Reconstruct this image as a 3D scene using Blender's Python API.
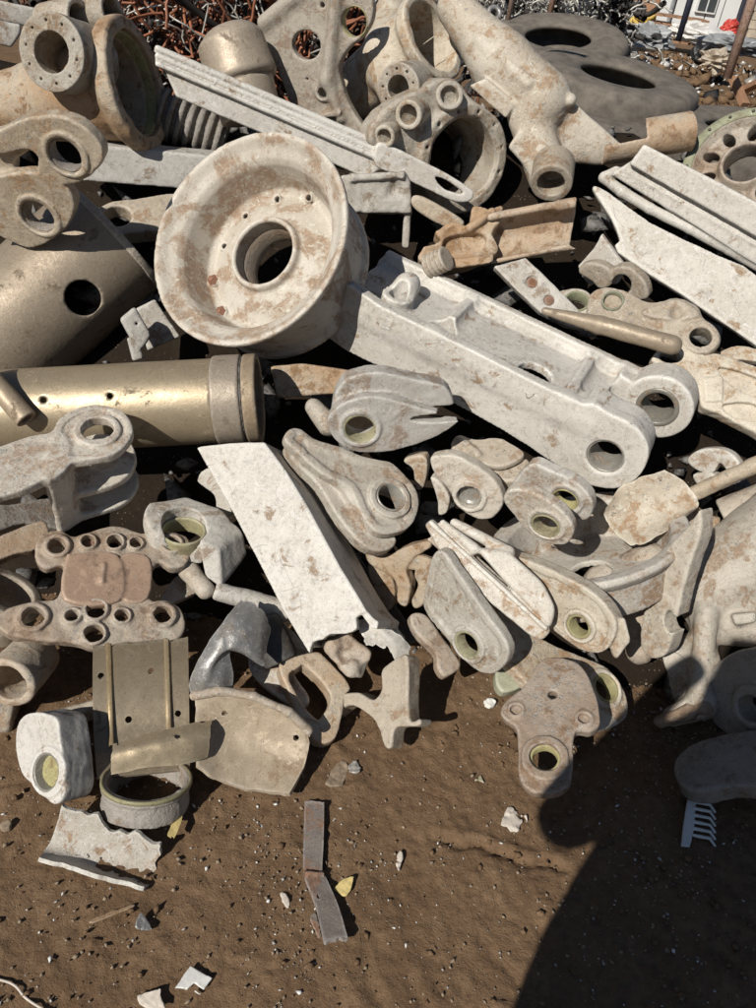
import bpy, bmesh, math, random
import numpy as np
from mathutils import Vector, Matrix
R_ = math.radians
for o in list(bpy.data.objects): bpy.data.objects.remove(o)
scene = bpy.context.scene
COL = scene.collection

# ------------------------------------------------------------------ camera
IW, IH, FPX = 756.0, 1008.0, 787.0          # photograph size, focal length in its pixels
CAM_H, PITCH, ROLL = 1.6, R_(36), R_(8)
r0 = np.array([1., 0, 0]); u0 = np.array([0, math.sin(PITCH), math.cos(PITCH)]); CF = np.array([0, math.cos(PITCH), -math.sin(PITCH)])
CR = math.cos(ROLL) * r0 + math.sin(ROLL) * u0
CU = math.cos(ROLL) * u0 - math.sin(ROLL) * r0
CP = np.array([0, 0, CAM_H])
cam = bpy.data.cameras.new('camera'); camo = bpy.data.objects.new('camera', cam); COL.objects.link(camo)
M = Matrix.Identity(4)
for i in range(3):
    M[i][0] = CR[i]; M[i][1] = CU[i]; M[i][2] = -CF[i]; M[i][3] = CP[i]
camo.matrix_world = M
cam.sensor_fit = 'VERTICAL'; cam.sensor_height = 24; cam.lens = 24 * FPX / IH
cam.clip_start = 0.02; cam.clip_end = 3000
scene.camera = camo

# ------------------------------------------------------------------ light
SUNV = np.array([-.47, -.735, .685]); SUNV /= np.linalg.norm(SUNV)       # towards the sun: behind the camera, to its left
w = bpy.data.worlds.new('World'); scene.world = w; w.use_nodes = True
nt = w.node_tree; nt.nodes.clear()
sky = nt.nodes.new('ShaderNodeTexSky'); sky.sky_type = 'NISHITA'; sky.sun_disc = False; sky.altitude = 1500
sky.sun_elevation = math.asin(SUNV[2]); sky.sun_rotation = math.atan2(SUNV[0], SUNV[1])
bg = nt.nodes.new('ShaderNodeBackground'); bg.inputs[1].default_value = 0.05
ow = nt.nodes.new('ShaderNodeOutputWorld')
nt.links.new(sky.outputs[0], bg.inputs[0]); nt.links.new(bg.outputs[0], ow.inputs[0])
sun = bpy.data.lights.new('sun', 'SUN'); sun.energy = 5.0; sun.angle = R_(0.5); sun.color = (1, .94, .84)
suno = bpy.data.objects.new('sun', sun); COL.objects.link(suno)
suno.rotation_euler = Vector(SUNV).to_track_quat('Z', 'Y').to_euler()
vs = scene.view_settings; vs.view_transform = 'Standard'; vs.look = 'None'; vs.exposure = 0; vs.gamma = 1

# ------------------------------------------------------------------ helpers
def ray(px, py):
    d = CF + (px - IW / 2) / FPX * CR - (py - IH / 2) / FPX * CU
    return d / np.linalg.norm(d)
PY0, PSL = 1.12, 0.66                        # foot and slope of the scrap heap's face
def hit(px, py, lift=0.0):
    """first point on the heap's face (or the ground) along the pixel's ray, raised by lift metres"""
    d = ray(px, py)
    tg = (lift - CAM_H) / d[2] if d[2] < -1e-6 else 1e9
    den = d[2] - PSL * d[1]
    tp = (lift * 1.2 - PSL * PY0 - CAM_H) / den if den < -1e-6 else 1e9
    return CP + d * min(tg, tp)
def ground(px, py, z=0.0):
    d = ray(px, py); return CP + d * ((z - CAM_H) / d[2])
def at_y(px, py, Y):
    d = ray(px, py); return CP + d * (Y / d[1])
def nz(v): return v / np.linalg.norm(v)

class Frame:
    """origin on a pixel's ray, normal leaning towards image direction D (degrees, 0 right, 90 up) by tilt; lengths in pixels at that depth"""
    def __init__(s, px, py, D=0, tilt=0, lift=0.0, P=None, N=None):
        s.O = hit(px, py, lift) if P is None else np.array(P, float)
        v = s.O - CP; s.dep = float(v @ CF); s.s = s.dep / FPX
        V = -nz(v); Rr = nz(CR - (CR @ V) * V); Uu = np.cross(V, Rr)
        if N is None:
            D, t = R_(D), R_(tilt)
            N = math.cos(t) * V + math.sin(t) * (math.cos(D) * Rr + math.sin(D) * Uu)
        s.N = nz(np.array(N, float))
        a = Rr - (Rr @ s.N) * s.N
        if np.linalg.norm(a) < .15: a = Uu - (Uu @ s.N) * s.N
        s.U = nz(a); s.W = np.cross(s.N, s.U)
    def loc(s, px, py, z=0.0):
        d = ray(px, py)
        t = ((s.O + s.N * z * s.s - CP) @ s.N) / (d @ s.N)
        p = (CP + d * t - s.O) / s.s
        return np.array([p @ s.U, p @ s.W, z])
    def matrix(s):
        m = Matrix.Identity(4)
        for i in range(3):
            m[i][0] = s.U[i]; m[i][1] = s.W[i]; m[i][2] = s.N[i]; m[i][3] = s.O[i]
        return m

# ---------------------------------------------------------------- signed distance shapes
def smin(a, b, k):
    if k <= 0: return np.minimum(a, b)
    h = np.clip(.5 + .5 * (b - a) / k, 0, 1)
    return b * (1 - h) + a * h - k * h * (1 - h)
def sd_poly2(X, Y, pts):
    P = np.asarray(pts, float); n = len(P)
    d = np.full(X.shape, 1e18); s = np.ones(X.shape)
    for i in range(n):
        a = P[i]; b = P[i - 1]; e = b - a
        wx = X - a[0]; wy = Y - a[1]
        t = np.clip((wx * e[0] + wy * e[1]) / max(e @ e, 1e-12), 0, 1)
        bx = wx - e[0] * t; by = wy - e[1] * t
        d = np.minimum(d, bx * bx + by * by)
        c1 = Y >= a[1]; c2 = Y < b[1]; c3 = e[0] * wy > e[1] * wx
        flip = (c1 & c2 & c3) | (~c1 & ~c2 & ~c3)
        s = np.where(flip, -s, s)
    return s * np.sqrt(d)
def smooth_poly(pts, n=4):
    """closed Catmull-Rom through the points; a point with a third value stays a corner"""
    P = [np.array(p[:2], float) for p in pts]; cn = [len(p) > 2 for p in pts]; N = len(P); out = []
    for i in range(N):
        p1, p2 = P[i], P[(i + 1) % N]
        p0 = P[i - 1] if not cn[i] else p1 * 2 - p2
        p3 = P[(i + 2) % N] if not cn[(i + 1) % N] else p2 * 2 - p1
        for k in range(n):
            t = k / n
            out.append(.5 * (2 * p1 + (p2 - p0) * t + (2 * p0 - 5 * p1 + 4 * p2 - p3) * t * t + (3 * p1 - p0 - 3 * p2 + p3) * t ** 3))
    return out

def surface_nets(d, org, h):
    s = d < 0
    nx, ny, nz_ = d.shape
    cs = s[:-1, :-1, :-1].astype(np.int8)
    acc = np.zeros(cs.shape, np.int8)
    for i in (0, 1):
        for j in (0, 1):
            for k in (0, 1):
                acc += s[i:nx - 1 + i, j:ny - 1 + j, k:nz_ - 1 + k]
    act = (acc > 0) & (acc < 8)
    idx = -np.ones(act.shape, np.int64); I = np.argwhere(act); idx[act] = np.arange(len(I))
    S = np.zeros((len(I), 3)); C = np.zeros(len(I))
    cor = [(i, j, k) for i in (0, 1) for j in (0, 1) for k in (0, 1)]
    val = {c: d[I[:, 0] + c[0], I[:, 1] + c[1], I[:, 2] + c[2]] for c in cor}
    for a in cor:
        for ax in range(3):
            if a[ax] == 0:
                b = list(a); b[ax] = 1; b = tuple(b)
                va, vb = val[a], val[b]; m = (va < 0) != (vb < 0)
                t = np.where(m, va / np.where(m, va - vb, 1), 0)
                for q in range(3):
                    S[:, q] += np.where(m, a[q] + (t if q == ax else 0), 0)
                C += m
    V = (I + S / np.maximum(C, 1)[:, None]) * h + np.array(org)
    quads = []
    for ax in range(3):
        sl = [slice(1, -1)] * 3; sl[ax] = slice(0, d.shape[ax] - 1)
        sa = s[tuple(sl)]; sl2 = list(sl); sl2[ax] = slice(1, d.shape[ax]); sb = s[tuple(sl2)]
        E = np.argwhere(sa != sb)
        if not len(E): continue
        ins = sa[tuple(E.T)]
        base = E + 1; base[:, ax] = E[:, ax]
        o1, o2 = (ax + 1) % 3, (ax + 2) % 3
        def cell(a, b):
            c = base.copy(); c[:, o1] -= a; c[:, o2] -= b
            return idx[c[:, 0], c[:, 1], c[:, 2]]
        q = np.stack([cell(1, 1), cell(0, 1), cell(0, 0), cell(1, 0)], 1)
        q[~ins] = q[~ins][:, ::-1]
        quads.append(q)
    return V, np.concatenate(quads)

def mesh_from(name, V, F, mat, smooth=True):
    me = bpy.data.meshes.new(name)
    V = np.asarray(V, np.float32); F = np.asarray(F, np.int32)
    me.vertices.add(len(V)); me.vertices.foreach_set('co', V.ravel())
    n = F.shape[1]
    me.loops.add(F.size); me.loops.foreach_set('vertex_index', F.ravel())
    me.polygons.add(len(F)); me.polygons.foreach_set('loop_start', np.arange(0, F.size, n, dtype=np.int32))
    if smooth: me.polygons.foreach_set('use_smooth', np.ones(len(F), bool))
    me.update(calc_edges=True); me.validate()
    if mat: me.materials.append(mat)
    return me
def link(name, me, parent=None):
    o = bpy.data.objects.new(name, me); COL.objects.link(o)
    if parent is not None: o.parent = parent
    return o
def tag(o, label, cat, group=None, kind=None):
    o['label'] = label; o['category'] = cat
    if group: o['group'] = group
    if kind: o['kind'] = kind
    return o

class Solid:
    """a solid described by smooth unions and cuts in a Frame, meshed on a grid"""
    def __init__(s, fr, seed=0): s.fr = fr; s.ops = []; s.rng = np.random.RandomState(seed)
    def L(s, p, z=None):
        return s.fr.loc(p[0], p[1], p[2] if z is None else z)
    # each op: (sign, k, bounds lo, hi, function)
    def poly(s, pts, z0, z1, r=1.5, k=0, cut=False, n=4, zt=None):
        r = r * .65
        P = [tuple(s.fr.loc(p[0], p[1], z1 if zt is None else zt)[:2]) + tuple(p[2:]) for p in pts]
        P = np.array(smooth_poly(P, n)) if n > 1 else np.array([p[:2] for p in P])
        zc, zh = (z0 + z1) / 2, abs(z1 - z0) / 2
        def f(X, Y, Z):
            d2 = sd_poly2(X[:, :, 0], Y[:, :, 0], P)[:, :, None] + r
            dz = np.abs(Z - zc) - zh + r
            return np.minimum(np.maximum(d2, dz), 0) + np.sqrt(np.maximum(d2, 0) ** 2 + np.maximum(dz, 0) ** 2) - r
        s.ops.append((-1 if cut else 1, k, (*P.min(0), min(z0, z1)), (*P.max(0), max(z0, z1)), f)); return s
    def cyl(s, px, py, R, z0, z1, r=1.2, k=0, cut=False, zt=None, ax=None):
        c = s.fr.loc(px, py, max(z0, z1) if zt is None else zt); zc, zh = (z0 + z1) / 2, abs(z1 - z0) / 2
        e = (1, 1) if ax is None else ax
        def f(X, Y, Z):
            rr = np.sqrt(((X - c[0]) / e[0]) ** 2 + ((Y - c[1]) / e[1]) ** 2)
            d2 = rr - R + r; dz = np.abs(Z - zc) - zh + r
            return np.minimum(np.maximum(d2, dz), 0) + np.sqrt(np.maximum(d2, 0) ** 2 + np.maximum(dz, 0) ** 2) - r
        m = R * max(e)
        s.ops.append((-1 if cut else 1, k, (c[0] - m, c[1] - m, min(z0, z1)), (c[0] + m, c[1] + m, max(z0, z1)), f)); return s
    def cap(s, a, b, ra, rb=None, k=0, cut=False):
        a, b = s.L(a), s.L(b); rb = ra if rb is None else rb
        e = b - a; L2 = max(e @ e, 1e-9)
        def f(X, Y, Z):
            t = np.clip(((X - a[0]) * e[0] + (Y - a[1]) * e[1] + (Z - a[2]) * e[2]) / L2, 0, 1)
            return np.sqrt((X - a[0] - e[0] * t) ** 2 + (Y - a[1] - e[1] * t) ** 2 + (Z - a[2] - e[2] * t) ** 2) - (ra + (rb - ra) * t)
        m = max(ra, rb)
        s.ops.append((-1 if cut else 1, k, tuple(np.minimum(a, b) - m), tuple(np.maximum(a, b) + m), f)); return s
    def tube(s, a, b, ra, rb=None, r=1.0, k=0, cut=False):
        """flat-ended cylinder or cone between two points"""
        a, b = s.L(a), s.L(b); rb = ra if rb is None else rb
        e = b - a; Ln = np.linalg.norm(e); e = e / Ln
        def f(X, Y, Z):
            t = (X - a[0]) * e[0] + (Y - a[1]) * e[1] + (Z - a[2]) * e[2]
            q = np.sqrt(np.maximum((X - a[0]) ** 2 + (Y - a[1]) ** 2 + (Z - a[2]) ** 2 - t * t, 0))
            d2 = q - (ra + (rb - ra) * np.clip(t / Ln, 0, 1)) + r; dz = np.abs(t - Ln / 2) - Ln / 2 + r
            return np.minimum(np.maximum(d2, dz), 0) + np.sqrt(np.maximum(d2, 0) ** 2 + np.maximum(dz, 0) ** 2) - r
        m = max(ra, rb)
        s.ops.append((-1 if cut else 1, k, tuple(np.minimum(a, b) - m), tuple(np.maximum(a, b) + m), f)); return s
    def hull(s, pts, r=1.5, k=0, cut=False):
        P = np.array([s.L(p) for p in pts])
        bm = bmesh.new()
        for p in P: bm.verts.new(p)
        bmesh.ops.convex_hull(bm, input=bm.verts[:])
        bmesh.ops.recalc_face_normals(bm, faces=bm.faces[:])
        c = P.mean(0); pl = []
        for fc in bm.faces:
            n = np.array(fc.normal); o = n @ np.array(fc.verts[0].co)
            if n @ c > o: n, o = -n, -o
            if not any(n @ q[0] > .9999 and abs(o - q[1]) < .05 for q in pl): pl.append((n, o))
        bm.free()
        def f(X, Y, Z):
            acc = None
            for n, o in pl:
                v = n[0] * X + n[1] * Y + n[2] * Z - o + r
                acc = v if acc is None else smin(-acc, -v, r * 1.2) * -1
            return acc - r
        s.ops.append((-1 if cut else 1, k, tuple(P.min(0)), tuple(P.max(0)), f)); return s
    def ball(s, p, R, sc=(1, 1, 1), k=0, cut=False):
        c = s.L(p)
        def f(X, Y, Z):
            q = np.sqrt(((X - c[0]) / sc[0]) ** 2 + ((Y - c[1]) / sc[1]) ** 2 + ((Z - c[2]) / sc[2]) ** 2)
            return (q - R) * min(sc)
        v = np.array(sc) * R
        s.ops.append((-1 if cut else 1, k, tuple(c - v), tuple(c + v), f)); return s
    def build(s, h=1.6, rough=.5, rs=.09):
        """vertices in metres in the frame, faces; rough = amplitude of the uneven casting skin (pixels)"""
        adds = [o for o in s.ops if o[0] > 0]
        lo = np.min([o[2] for o in adds], 0) - 3 * h; hi = np.max([o[3] for o in adds], 0) + 3 * h
        n = np.ceil((hi - lo) / h).astype(int) + 1
        while np.prod(n.astype(float)) > 2.2e6:
            h *= 1.1; n = np.ceil((hi - lo) / h).astype(int) + 1
        ax = [(lo[i] + np.arange(n[i]) * h).astype(np.float32) for i in range(3)]
        D = np.full(n, 1e3, np.float32)
        for sg, k, l, u, f in s.ops:
            m = k + 3 * h                                   # evaluate each op only near its own bounds
            i0 = [max(0, int((l[i] - m - lo[i]) / h)) for i in range(3)]
            i1 = [min(n[i], int((u[i] + m - lo[i]) / h) + 2) for i in range(3)]
            if any(i1[i] <= i0[i] for i in range(3)): continue
            X, Y, Z = np.meshgrid(*[ax[i][i0[i]:i1[i]] for i in range(3)], indexing='ij')
            v = f(X, Y, Z); sub = D[i0[0]:i1[0], i0[1]:i1[1], i0[2]:i1[2]]
            D[i0[0]:i1[0], i0[1]:i1[1], i0[2]:i1[2]] = smin(sub, v, k) if sg > 0 else -smin(-sub, v, k)
        if rough:
            X, Y, Z = np.meshgrid(*ax, indexing='ij', sparse=True)
            wp = [sum(np.sin((s.rng.normal() * X + s.rng.normal() * Y + s.rng.normal() * Z) * rs * .8 + s.rng.rand() * 6) for _ in range(2)) / rs * .55 for _ in range(3)]
            X, Y, Z = X + wp[0], Y + wp[1], Z + wp[2]
            for q in range(7):
                kk = s.rng.normal(size=3); kk *= rs * (1 + q * .8) / np.linalg.norm(kk); ph = s.rng.rand() * 6.28
                D += rough * .42 / (1 + q * .55) * np.sin(kk[0] * X + kk[1] * Y + kk[2] * Z + ph)
        V, F = surface_nets(D, lo, h)
        return V * s.fr.s, F
SEED = [0]
def solid_obj(name, S, mat, parent=None, h=1.6, rough=.5, rs=.09):
    V, F = S.build(h, rough, rs)
    me = mesh_from(name, V, F, mat); o = link(name, me, parent)
    if parent is None: o.matrix_world = S.fr.matrix()
    return o
def lathe(prof, n=64, a0=0, a1=2 * math.pi):
    """profile (r, z) closed or open, revolved about Z"""
    full = abs(a1 - a0) > 6.28
    m = n if full else n + 1
    A = a0 + (a1 - a0) * np.arange(m) / n
    P = np.array(prof, float); k = len(P)
    V = np.stack([np.outer(np.cos(A), P[:, 0]), np.outer(np.sin(A), P[:, 0]), np.tile(P[:, 1], (m, 1))], 2).reshape(-1, 3)
    F = []
    for i in range(n):
        j = (i + 1) % m
        for q in range(k - 1):
            F.append((i * k + q, j * k + q, j * k + q + 1, i * k + q + 1))
    return V, np.array(F)
def ring(name, fr, px, py, Ro, Ri, z0, z1, mat, parent, n=40, lip=.8, zt=None):
    """a bushing or ring lying in the frame's plane"""
    c = fr.loc(px, py, z1 if zt is None else zt)
    V, F = lathe([(Ri, z0), (Ri, z1 - lip), (Ri + lip, z1), (Ro - lip, z1), (Ro, z1 - lip), (Ro, z0), (Ri, z0)], n)
    V = V + np.array([c[0], c[1], 0])
    return link(name, mesh_from(name, V * fr.s, F, mat), parent)
# ------------------------------------------------------------------ materials
class N:
    def __init__(s, name):
        s.m = bpy.data.materials.new(name); s.m.use_nodes = True; s.t = s.m.node_tree; s.t.nodes.clear()
        s.out = s.n('ShaderNodeOutputMaterial'); s.b = s.n('ShaderNodeBsdfPrincipled')
        s.t.links.new(s.b.outputs[0], s.out.inputs[0])
    def n(s, t, **k):
        q = s.t.nodes.new(t)
        for a, v in k.items(): setattr(q, a, v)
        return q
    def put(s, sock, v):
        if v is None: return
        if hasattr(v, 'is_output'): s.t.links.new(v, sock)
        elif isinstance(v, (tuple, list)): sock.default_value = tuple(v) + ((1,) if len(v) == 3 and len(sock.default_value) == 4 else ())
        else: sock.default_value = v
    def coords(s, stretch=None):
        tc = s.n('ShaderNodeTexCoord'); oi = s.n('ShaderNodeObjectInfo')
        add = s.n('ShaderNodeVectorMath', operation='MULTIPLY_ADD')
        s.put(add.inputs[0], oi.outputs['Random']); add.inputs[1].default_value = (13.1, 7.7, 5.3); s.put(add.inputs[2], tc.outputs['Object'])
        s.rnd = oi.outputs['Random']
        return add.outputs[0]
    def noise(s, vec, scale, detail=4, rough=.55, dist=0.0):
        q = s.n('ShaderNodeTexNoise'); s.put(q.inputs['Vector'], vec)
        q.inputs['Scale'].default_value = scale; q.inputs['Detail'].default_value = detail
        q.inputs['Roughness'].default_value = rough; q.inputs['Distortion'].default_value = dist
        return q.outputs[0]
    def step(s, v, a, b, lo=0., hi=1.):
        q = s.n('ShaderNodeMapRange'); s.put(q.inputs[0], v); q.inputs[1].default_value = a; q.inputs[2].default_value = b
        q.inputs[3].default_value = lo; q.inputs[4].default_value = hi; return q.outputs[0]
    def mix(s, f, a, b, mode='MIX'):
        q = s.n('ShaderNodeMix', data_type='RGBA', blend_type=mode); s.put(q.inputs[0], f); s.put(q.inputs[6], a); s.put(q.inputs[7], b); return q.outputs[2]
    def math(s, op, a, b=0.0):
        q = s.n('ShaderNodeMath', operation=op); s.put(q.inputs[0], a); s.put(q.inputs[1], b); return q.outputs[0]
    def bump(s, h, dist, strength=.6, normal=None):
        q = s.n('ShaderNodeBump'); s.put(q.inputs['Height'], h); q.inputs['Distance'].default_value = dist; q.inputs['Strength'].default_value = strength
        if normal is not None: s.put(q.inputs['Normal'], normal)
        return q.outputs[0]

def metal_mat(name, paint, tint, dirt, stain=.5, chip=.5, bare=(.25, .245, .23), spark=.35, rough=(.38, .8), metallic=0.0, stscale=15, bumpd=.003, edge=.6, scratch=.5, grime=.5):
    """weathered aircraft metal: paint over bare metal, gritty grime, brown stains, chips, worn edges, scratches"""
    g = N(name); c = g.coords()
    big = g.noise(c, 4.5, 3, .6); mid = g.noise(c, stscale, 7, .70, .5); st2 = g.noise(c, stscale * 3.1, 4, .72, .6)
    grit = g.noise(c, 62, 5, .72); fin = g.noise(c, 120, 3, .7); vf = g.noise(c, 320, 2, .65)
    col = g.mix(g.step(big, .40, .60), paint, tint)
    gr = g.math('MULTIPLY', g.step(grit, .47, .66), g.step(mid, .36, .58)); col = g.mix(g.math('MULTIPLY', gr, grime), col, tuple(x * .42 + .01 for x in tint))
    sm = g.step(mid, .64 - .22 * stain, .67 - .17 * stain)
    sm = g.math('MULTIPLY', sm, g.step(st2, .36, .50, .25, 1))
    col = g.mix(g.math('MULTIPLY', sm, .85), col, g.mix(g.step(fin, .4, .6), dirt, tuple(x * .72 for x in dirt)))
    # pale scuffs rubbed through the dirt
    sf = g.math('MULTIPLY', g.step(g.noise(c, 48, 4, .75, 1.2), .56, .62), g.step(big, .42, .56)); col = g.mix(g.math('MULTIPLY', sf, .55), col, tuple(min(.62, x * 1.35) for x in paint))
    geo = g.n('ShaderNodeNewGeometry')
    pe = g.step(geo.outputs['Pointiness'], .504, .56)
    e = g.math('MULTIPLY', pe, g.step(grit, .40, .54)); e = g.math('MULTIPLY', e, edge)
    ch = g.step(g.noise(c, 75, 5, .74), .665 - .09 * chip, .68 - .09 * chip)
    ch = g.math('MULTIPLY', ch, g.step(big, .36, .58))
    bm_ = g.math('MULTIPLY', ch, min(1, .55 + chip * .45))
    col = g.mix(e, col, tuple(min(.66, .18 + x * .95) for x in paint))
    col = g.mix(bm_, col, g.mix(g.step(vf, .38, .62), tuple(x * .55 for x in bare), tuple(min(.72, x * 1.9) for x in bare)))
    vo = g.n('ShaderNodeTexVoronoi', feature='DISTANCE_TO_EDGE'); g.put(vo.inputs['Vector'], g.mix(.1, c, g.noise(c, 6, 2))); vo.inputs['Scale'].default_value = 11
    sc = g.math('MULTIPLY', g.step(vo.outputs[0], .0, .005, 1, 0), g.step(g.noise(c, 17, 2), .53, .60)); sc = g.math('MULTIPLY', sc, scratch)
    col = g.mix(sc, col, tuple(x * .22 for x in bare))
    pit = g.step(vf, .615, .67); col = g.mix(g.math('MULTIPLY', pit, .6), col, tuple(x * .28 for x in dirt))
    sp = g.step(g.noise(c, 420, 2), .66, .70); col = g.mix(g.math('MULTIPLY', sp, spark), col, (.7, .68, .64))
    hv = g.n('ShaderNodeHueSaturation'); g.put(hv.inputs['Color'], col); g.put(hv.inputs['Value'], g.step(g.rnd, 0, 1, .80, 1.08)); g.put(hv.inputs['Saturation'], g.step(g.math('FRACT', g.math('MULTIPLY', g.rnd, 7.3)), 0, 1, .75, 1.15))
    g.put(g.b.inputs['Base Color'], hv.outputs[0])
    rr = g.step(g.math('ADD', mid, g.math('MULTIPLY', fin, .4)), .5, .9, rough[0], rough[1])
    rr = g.math('ADD', rr, g.math('MULTIPLY', sm, .25)); rr = g.math('SUBTRACT', rr, g.math('MULTIPLY', bm_, .15))
    g.put(g.b.inputs['Roughness'], rr); g.b.inputs['Specular IOR Level'].default_value = .35
    g.put(g.b.inputs['Metallic'], g.math('MULTIPLY', bm_, .4) if metallic == 0 else g.math('SUBTRACT', metallic, g.math('MULTIPLY', sm, metallic * .8)))
    hgt = g.math('ADD', g.math('MULTIPLY', mid, .55), g.math('MULTIPLY', grit, .7)); hgt = g.math('ADD', hgt, g.math('MULTIPLY', fin, .35)); hgt = g.math('SUBTRACT', hgt, g.math('MULTIPLY', bm_, .10)); hgt = g.math('SUBTRACT', hgt, g.math('MULTIPLY', pit, .06))
    g.put(g.b.inputs['Normal'], g.bump(hgt, bumpd, .8))
    return g.m
DUST = (.27, .185, .115)
MAT = {}
MAT['white'] = metal_mat('white_paint', (.52, .50, .465), (.445, .42, .38), DUST, .26, .5, spark=.1, edge=.95, bumpd=.0014, grime=.6, scratch=.9)
MAT['white_stained'] = metal_mat('stained_white_paint', (.53, .505, .465), (.45, .415, .365), (.33, .225, .145), .6, .45, spark=.2, edge=.7, grime=.5)
MAT['wheel'] = metal_mat('wheel_paint', (.50, .465, .405), (.43, .385, .32), (.325, .215, .135), .72, .35, spark=.25, edge=.5, bumpd=.0012, grime=.35, stscale=9, scratch=0)
MAT['grey_white'] = metal_mat('grey_white_paint', (.49, .47, .43), (.42, .385, .335), (.28, .205, .14), .45, .6, spark=.3, bumpd=.004, grime=.6)
MAT['cast'] = metal_mat('cast_alloy', (.42, .365, .29), (.34, .28, .21), (.31, .20, .115), .5, .8, spark=.4, bumpd=.004, grime=.6)
MAT['cast_pale'] = metal_mat('pale_cast_alloy', (.52, .475, .40), (.43, .37, .295), (.36, .235, .14), .55, .75, spark=.4, bumpd=.0036, grime=.55)
MAT['cast_brown'] = metal_mat('brown_cast_alloy', (.36, .25, .16), (.43, .375, .30), (.25, .155, .088), .55, .8, bare=(.32, .305, .28), spark=.5, bumpd=.0045, grime=.45)
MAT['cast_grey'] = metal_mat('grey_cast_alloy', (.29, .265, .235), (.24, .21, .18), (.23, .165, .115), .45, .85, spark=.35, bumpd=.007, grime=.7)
MAT['rough_flange'] = metal_mat('machined_flange', (.43, .395, .335), (.33, .27, .195), (.27, .175, .10), .55, .9, bare=(.32, .315, .30), spark=.6, bumpd=.006, grime=.8)
MAT['gold'] = metal_mat('gold_anodised', (.38, .30, .185), (.345, .27, .165), (.22, .16, .1), .2, .1, spark=.2, rough=(.38, .52), metallic=.5, bumpd=.0008, edge=.3, scratch=.35, grime=.2)
MAT['bronze_paint'] = metal_mat('bronze_paint', (.36, .295, .215), (.325, .26, .19), (.19, .14, .095), .3, .3, spark=.45, rough=(.38, .6), metallic=.25, bumpd=.0014, grime=.35)
MAT['silver'] = metal_mat('scraped_silver', (.36, .355, .35), (.27, .265, .26), (.2, .165, .13), .4, .6, bare=(.45, .45, .45), rough=(.34, .52), metallic=.5, bumpd=.0025)
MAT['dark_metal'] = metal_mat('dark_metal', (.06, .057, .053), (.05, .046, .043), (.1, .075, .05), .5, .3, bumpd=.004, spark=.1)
MAT['bush_yellow'] = metal_mat('yellow_green_bushing', (.34, .31, .165), (.29, .27, .15), (.24, .19, .11), .5, .3, bumpd=.001, spark=.2)
MAT['bush_grey'] = metal_mat('steel_bushing', (.34, .33, .30), (.28, .265, .235), (.24, .175, .12), .4, .3, rough=(.35, .55), metallic=.35, bumpd=.001)
MAT['primer'] = metal_mat('green_primer', (.30, .31, .21), (.25, .26, .17), (.24, .2, .13), .4, .4, bumpd=.001)
MAT['rust'] = metal_mat('rusty_steel', (.22, .105, .055), (.16, .08, .045), (.25, .13, .07), .6, .1, bumpd=.003, spark=.1)
MAT['rust_bolt'] = metal_mat('rusty_bolt', (.28, .105, .045), (.21, .085, .045), (.25, .13, .07), .4, .1, bumpd=.002, spark=.2)
MAT['rusty_strip'] = metal_mat('rusty_strip', (.20, .17, .15), (.17, .14, .12), (.25, .115, .05), .62, .3, bumpd=.003)
MAT['brown_pad'] = metal_mat('heat_browned_alloy', (.40, .24, .135), (.34, .20, .115), (.22, .13, .075), .4, .2, spark=.15, rough=(.4, .6), metallic=.15, bumpd=.0015, grime=.3)
MAT['tan'] = metal_mat('tan_paint', (.46, .375, .27), (.40, .32, .225), (.33, .23, .14), .4, .35, spark=.25, rough=(.42, .65), metallic=.1, bumpd=.0014, grime=.3)
MAT['tee'] = metal_mat('brown_grey_alloy', (.30, .225, .165), (.35, .29, .235), (.24, .15, .09), .5, 1.0, bare=(.34, .33, .315), spark=.5, bumpd=.0045, grime=.5, edge=.9)
MAT['brown_wood'] = metal_mat('brown_stain', (.24, .16, .09), (.28, .18, .105), (.18, .11, .06), .5, .3, bumpd=.006)

def soil_mat(name, a, b, c_, pebble=True, bumpd=.012):
    g = N(name); tc = g.n('ShaderNodeTexCoord'); c = tc.outputs['Object']
    n1 = g.noise(c, 1.7, 5, .6); n2 = g.noise(c, 9, 8, .7, .6); n3 = g.noise(c, 70, 6, .7); n4 = g.noise(c, 260, 3, .7)
    col = g.mix(g.step(n1, .35, .65), a, b); col = g.mix(g.step(n2, .42, .7), col, c_)
    col = g.mix(g.step(n3, .3, .7, 0, .5), col, tuple(x * .55 for x in a))
    if pebble:
        v = g.n('ShaderNodeTexVoronoi'); g.put(v.inputs['Vector'], c); v.inputs['Scale'].default_value = 95
        pb = g.math('MULTIPLY', g.step(v.outputs['Distance'], .16, .22, 1, 0), g.step(g.noise(c, 23, 2), .54, .60))
        col = g.mix(g.math('MULTIPLY', pb, .6), col, g.mix(g.step(n4, .4, .6), (.23, .18, .13), (.30, .26, .21)))
    g.put(g.b.inputs['Base Color'], col); g.b.inputs['Roughness'].default_value = .95; g.b.inputs['Specular IOR Level'].default_value = .12
    h = g.math('ADD', g.math('MULTIPLY', n2, .8), g.math('ADD', g.math('MULTIPLY', n3, .45), g.math('MULTIPLY', n4, .16)))
    if pebble: h = g.math('ADD', h, g.math('MULTIPLY', pb, .12))
    g.put(g.b.inputs['Normal'], g.bump(h, bumpd, .9))
    return g.m
MAT['soil'] = soil_mat('brown_soil', (.185, .118, .070), (.142, .089, .052), (.24, .158, .095))
MAT['soil_heap'] = soil_mat('gap_shade_soil', (.026, .019, .013), (.02, .015, .011), (.034, .025, .018))  # mound soil coloured near black to paint in the shade of the gaps

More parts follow.
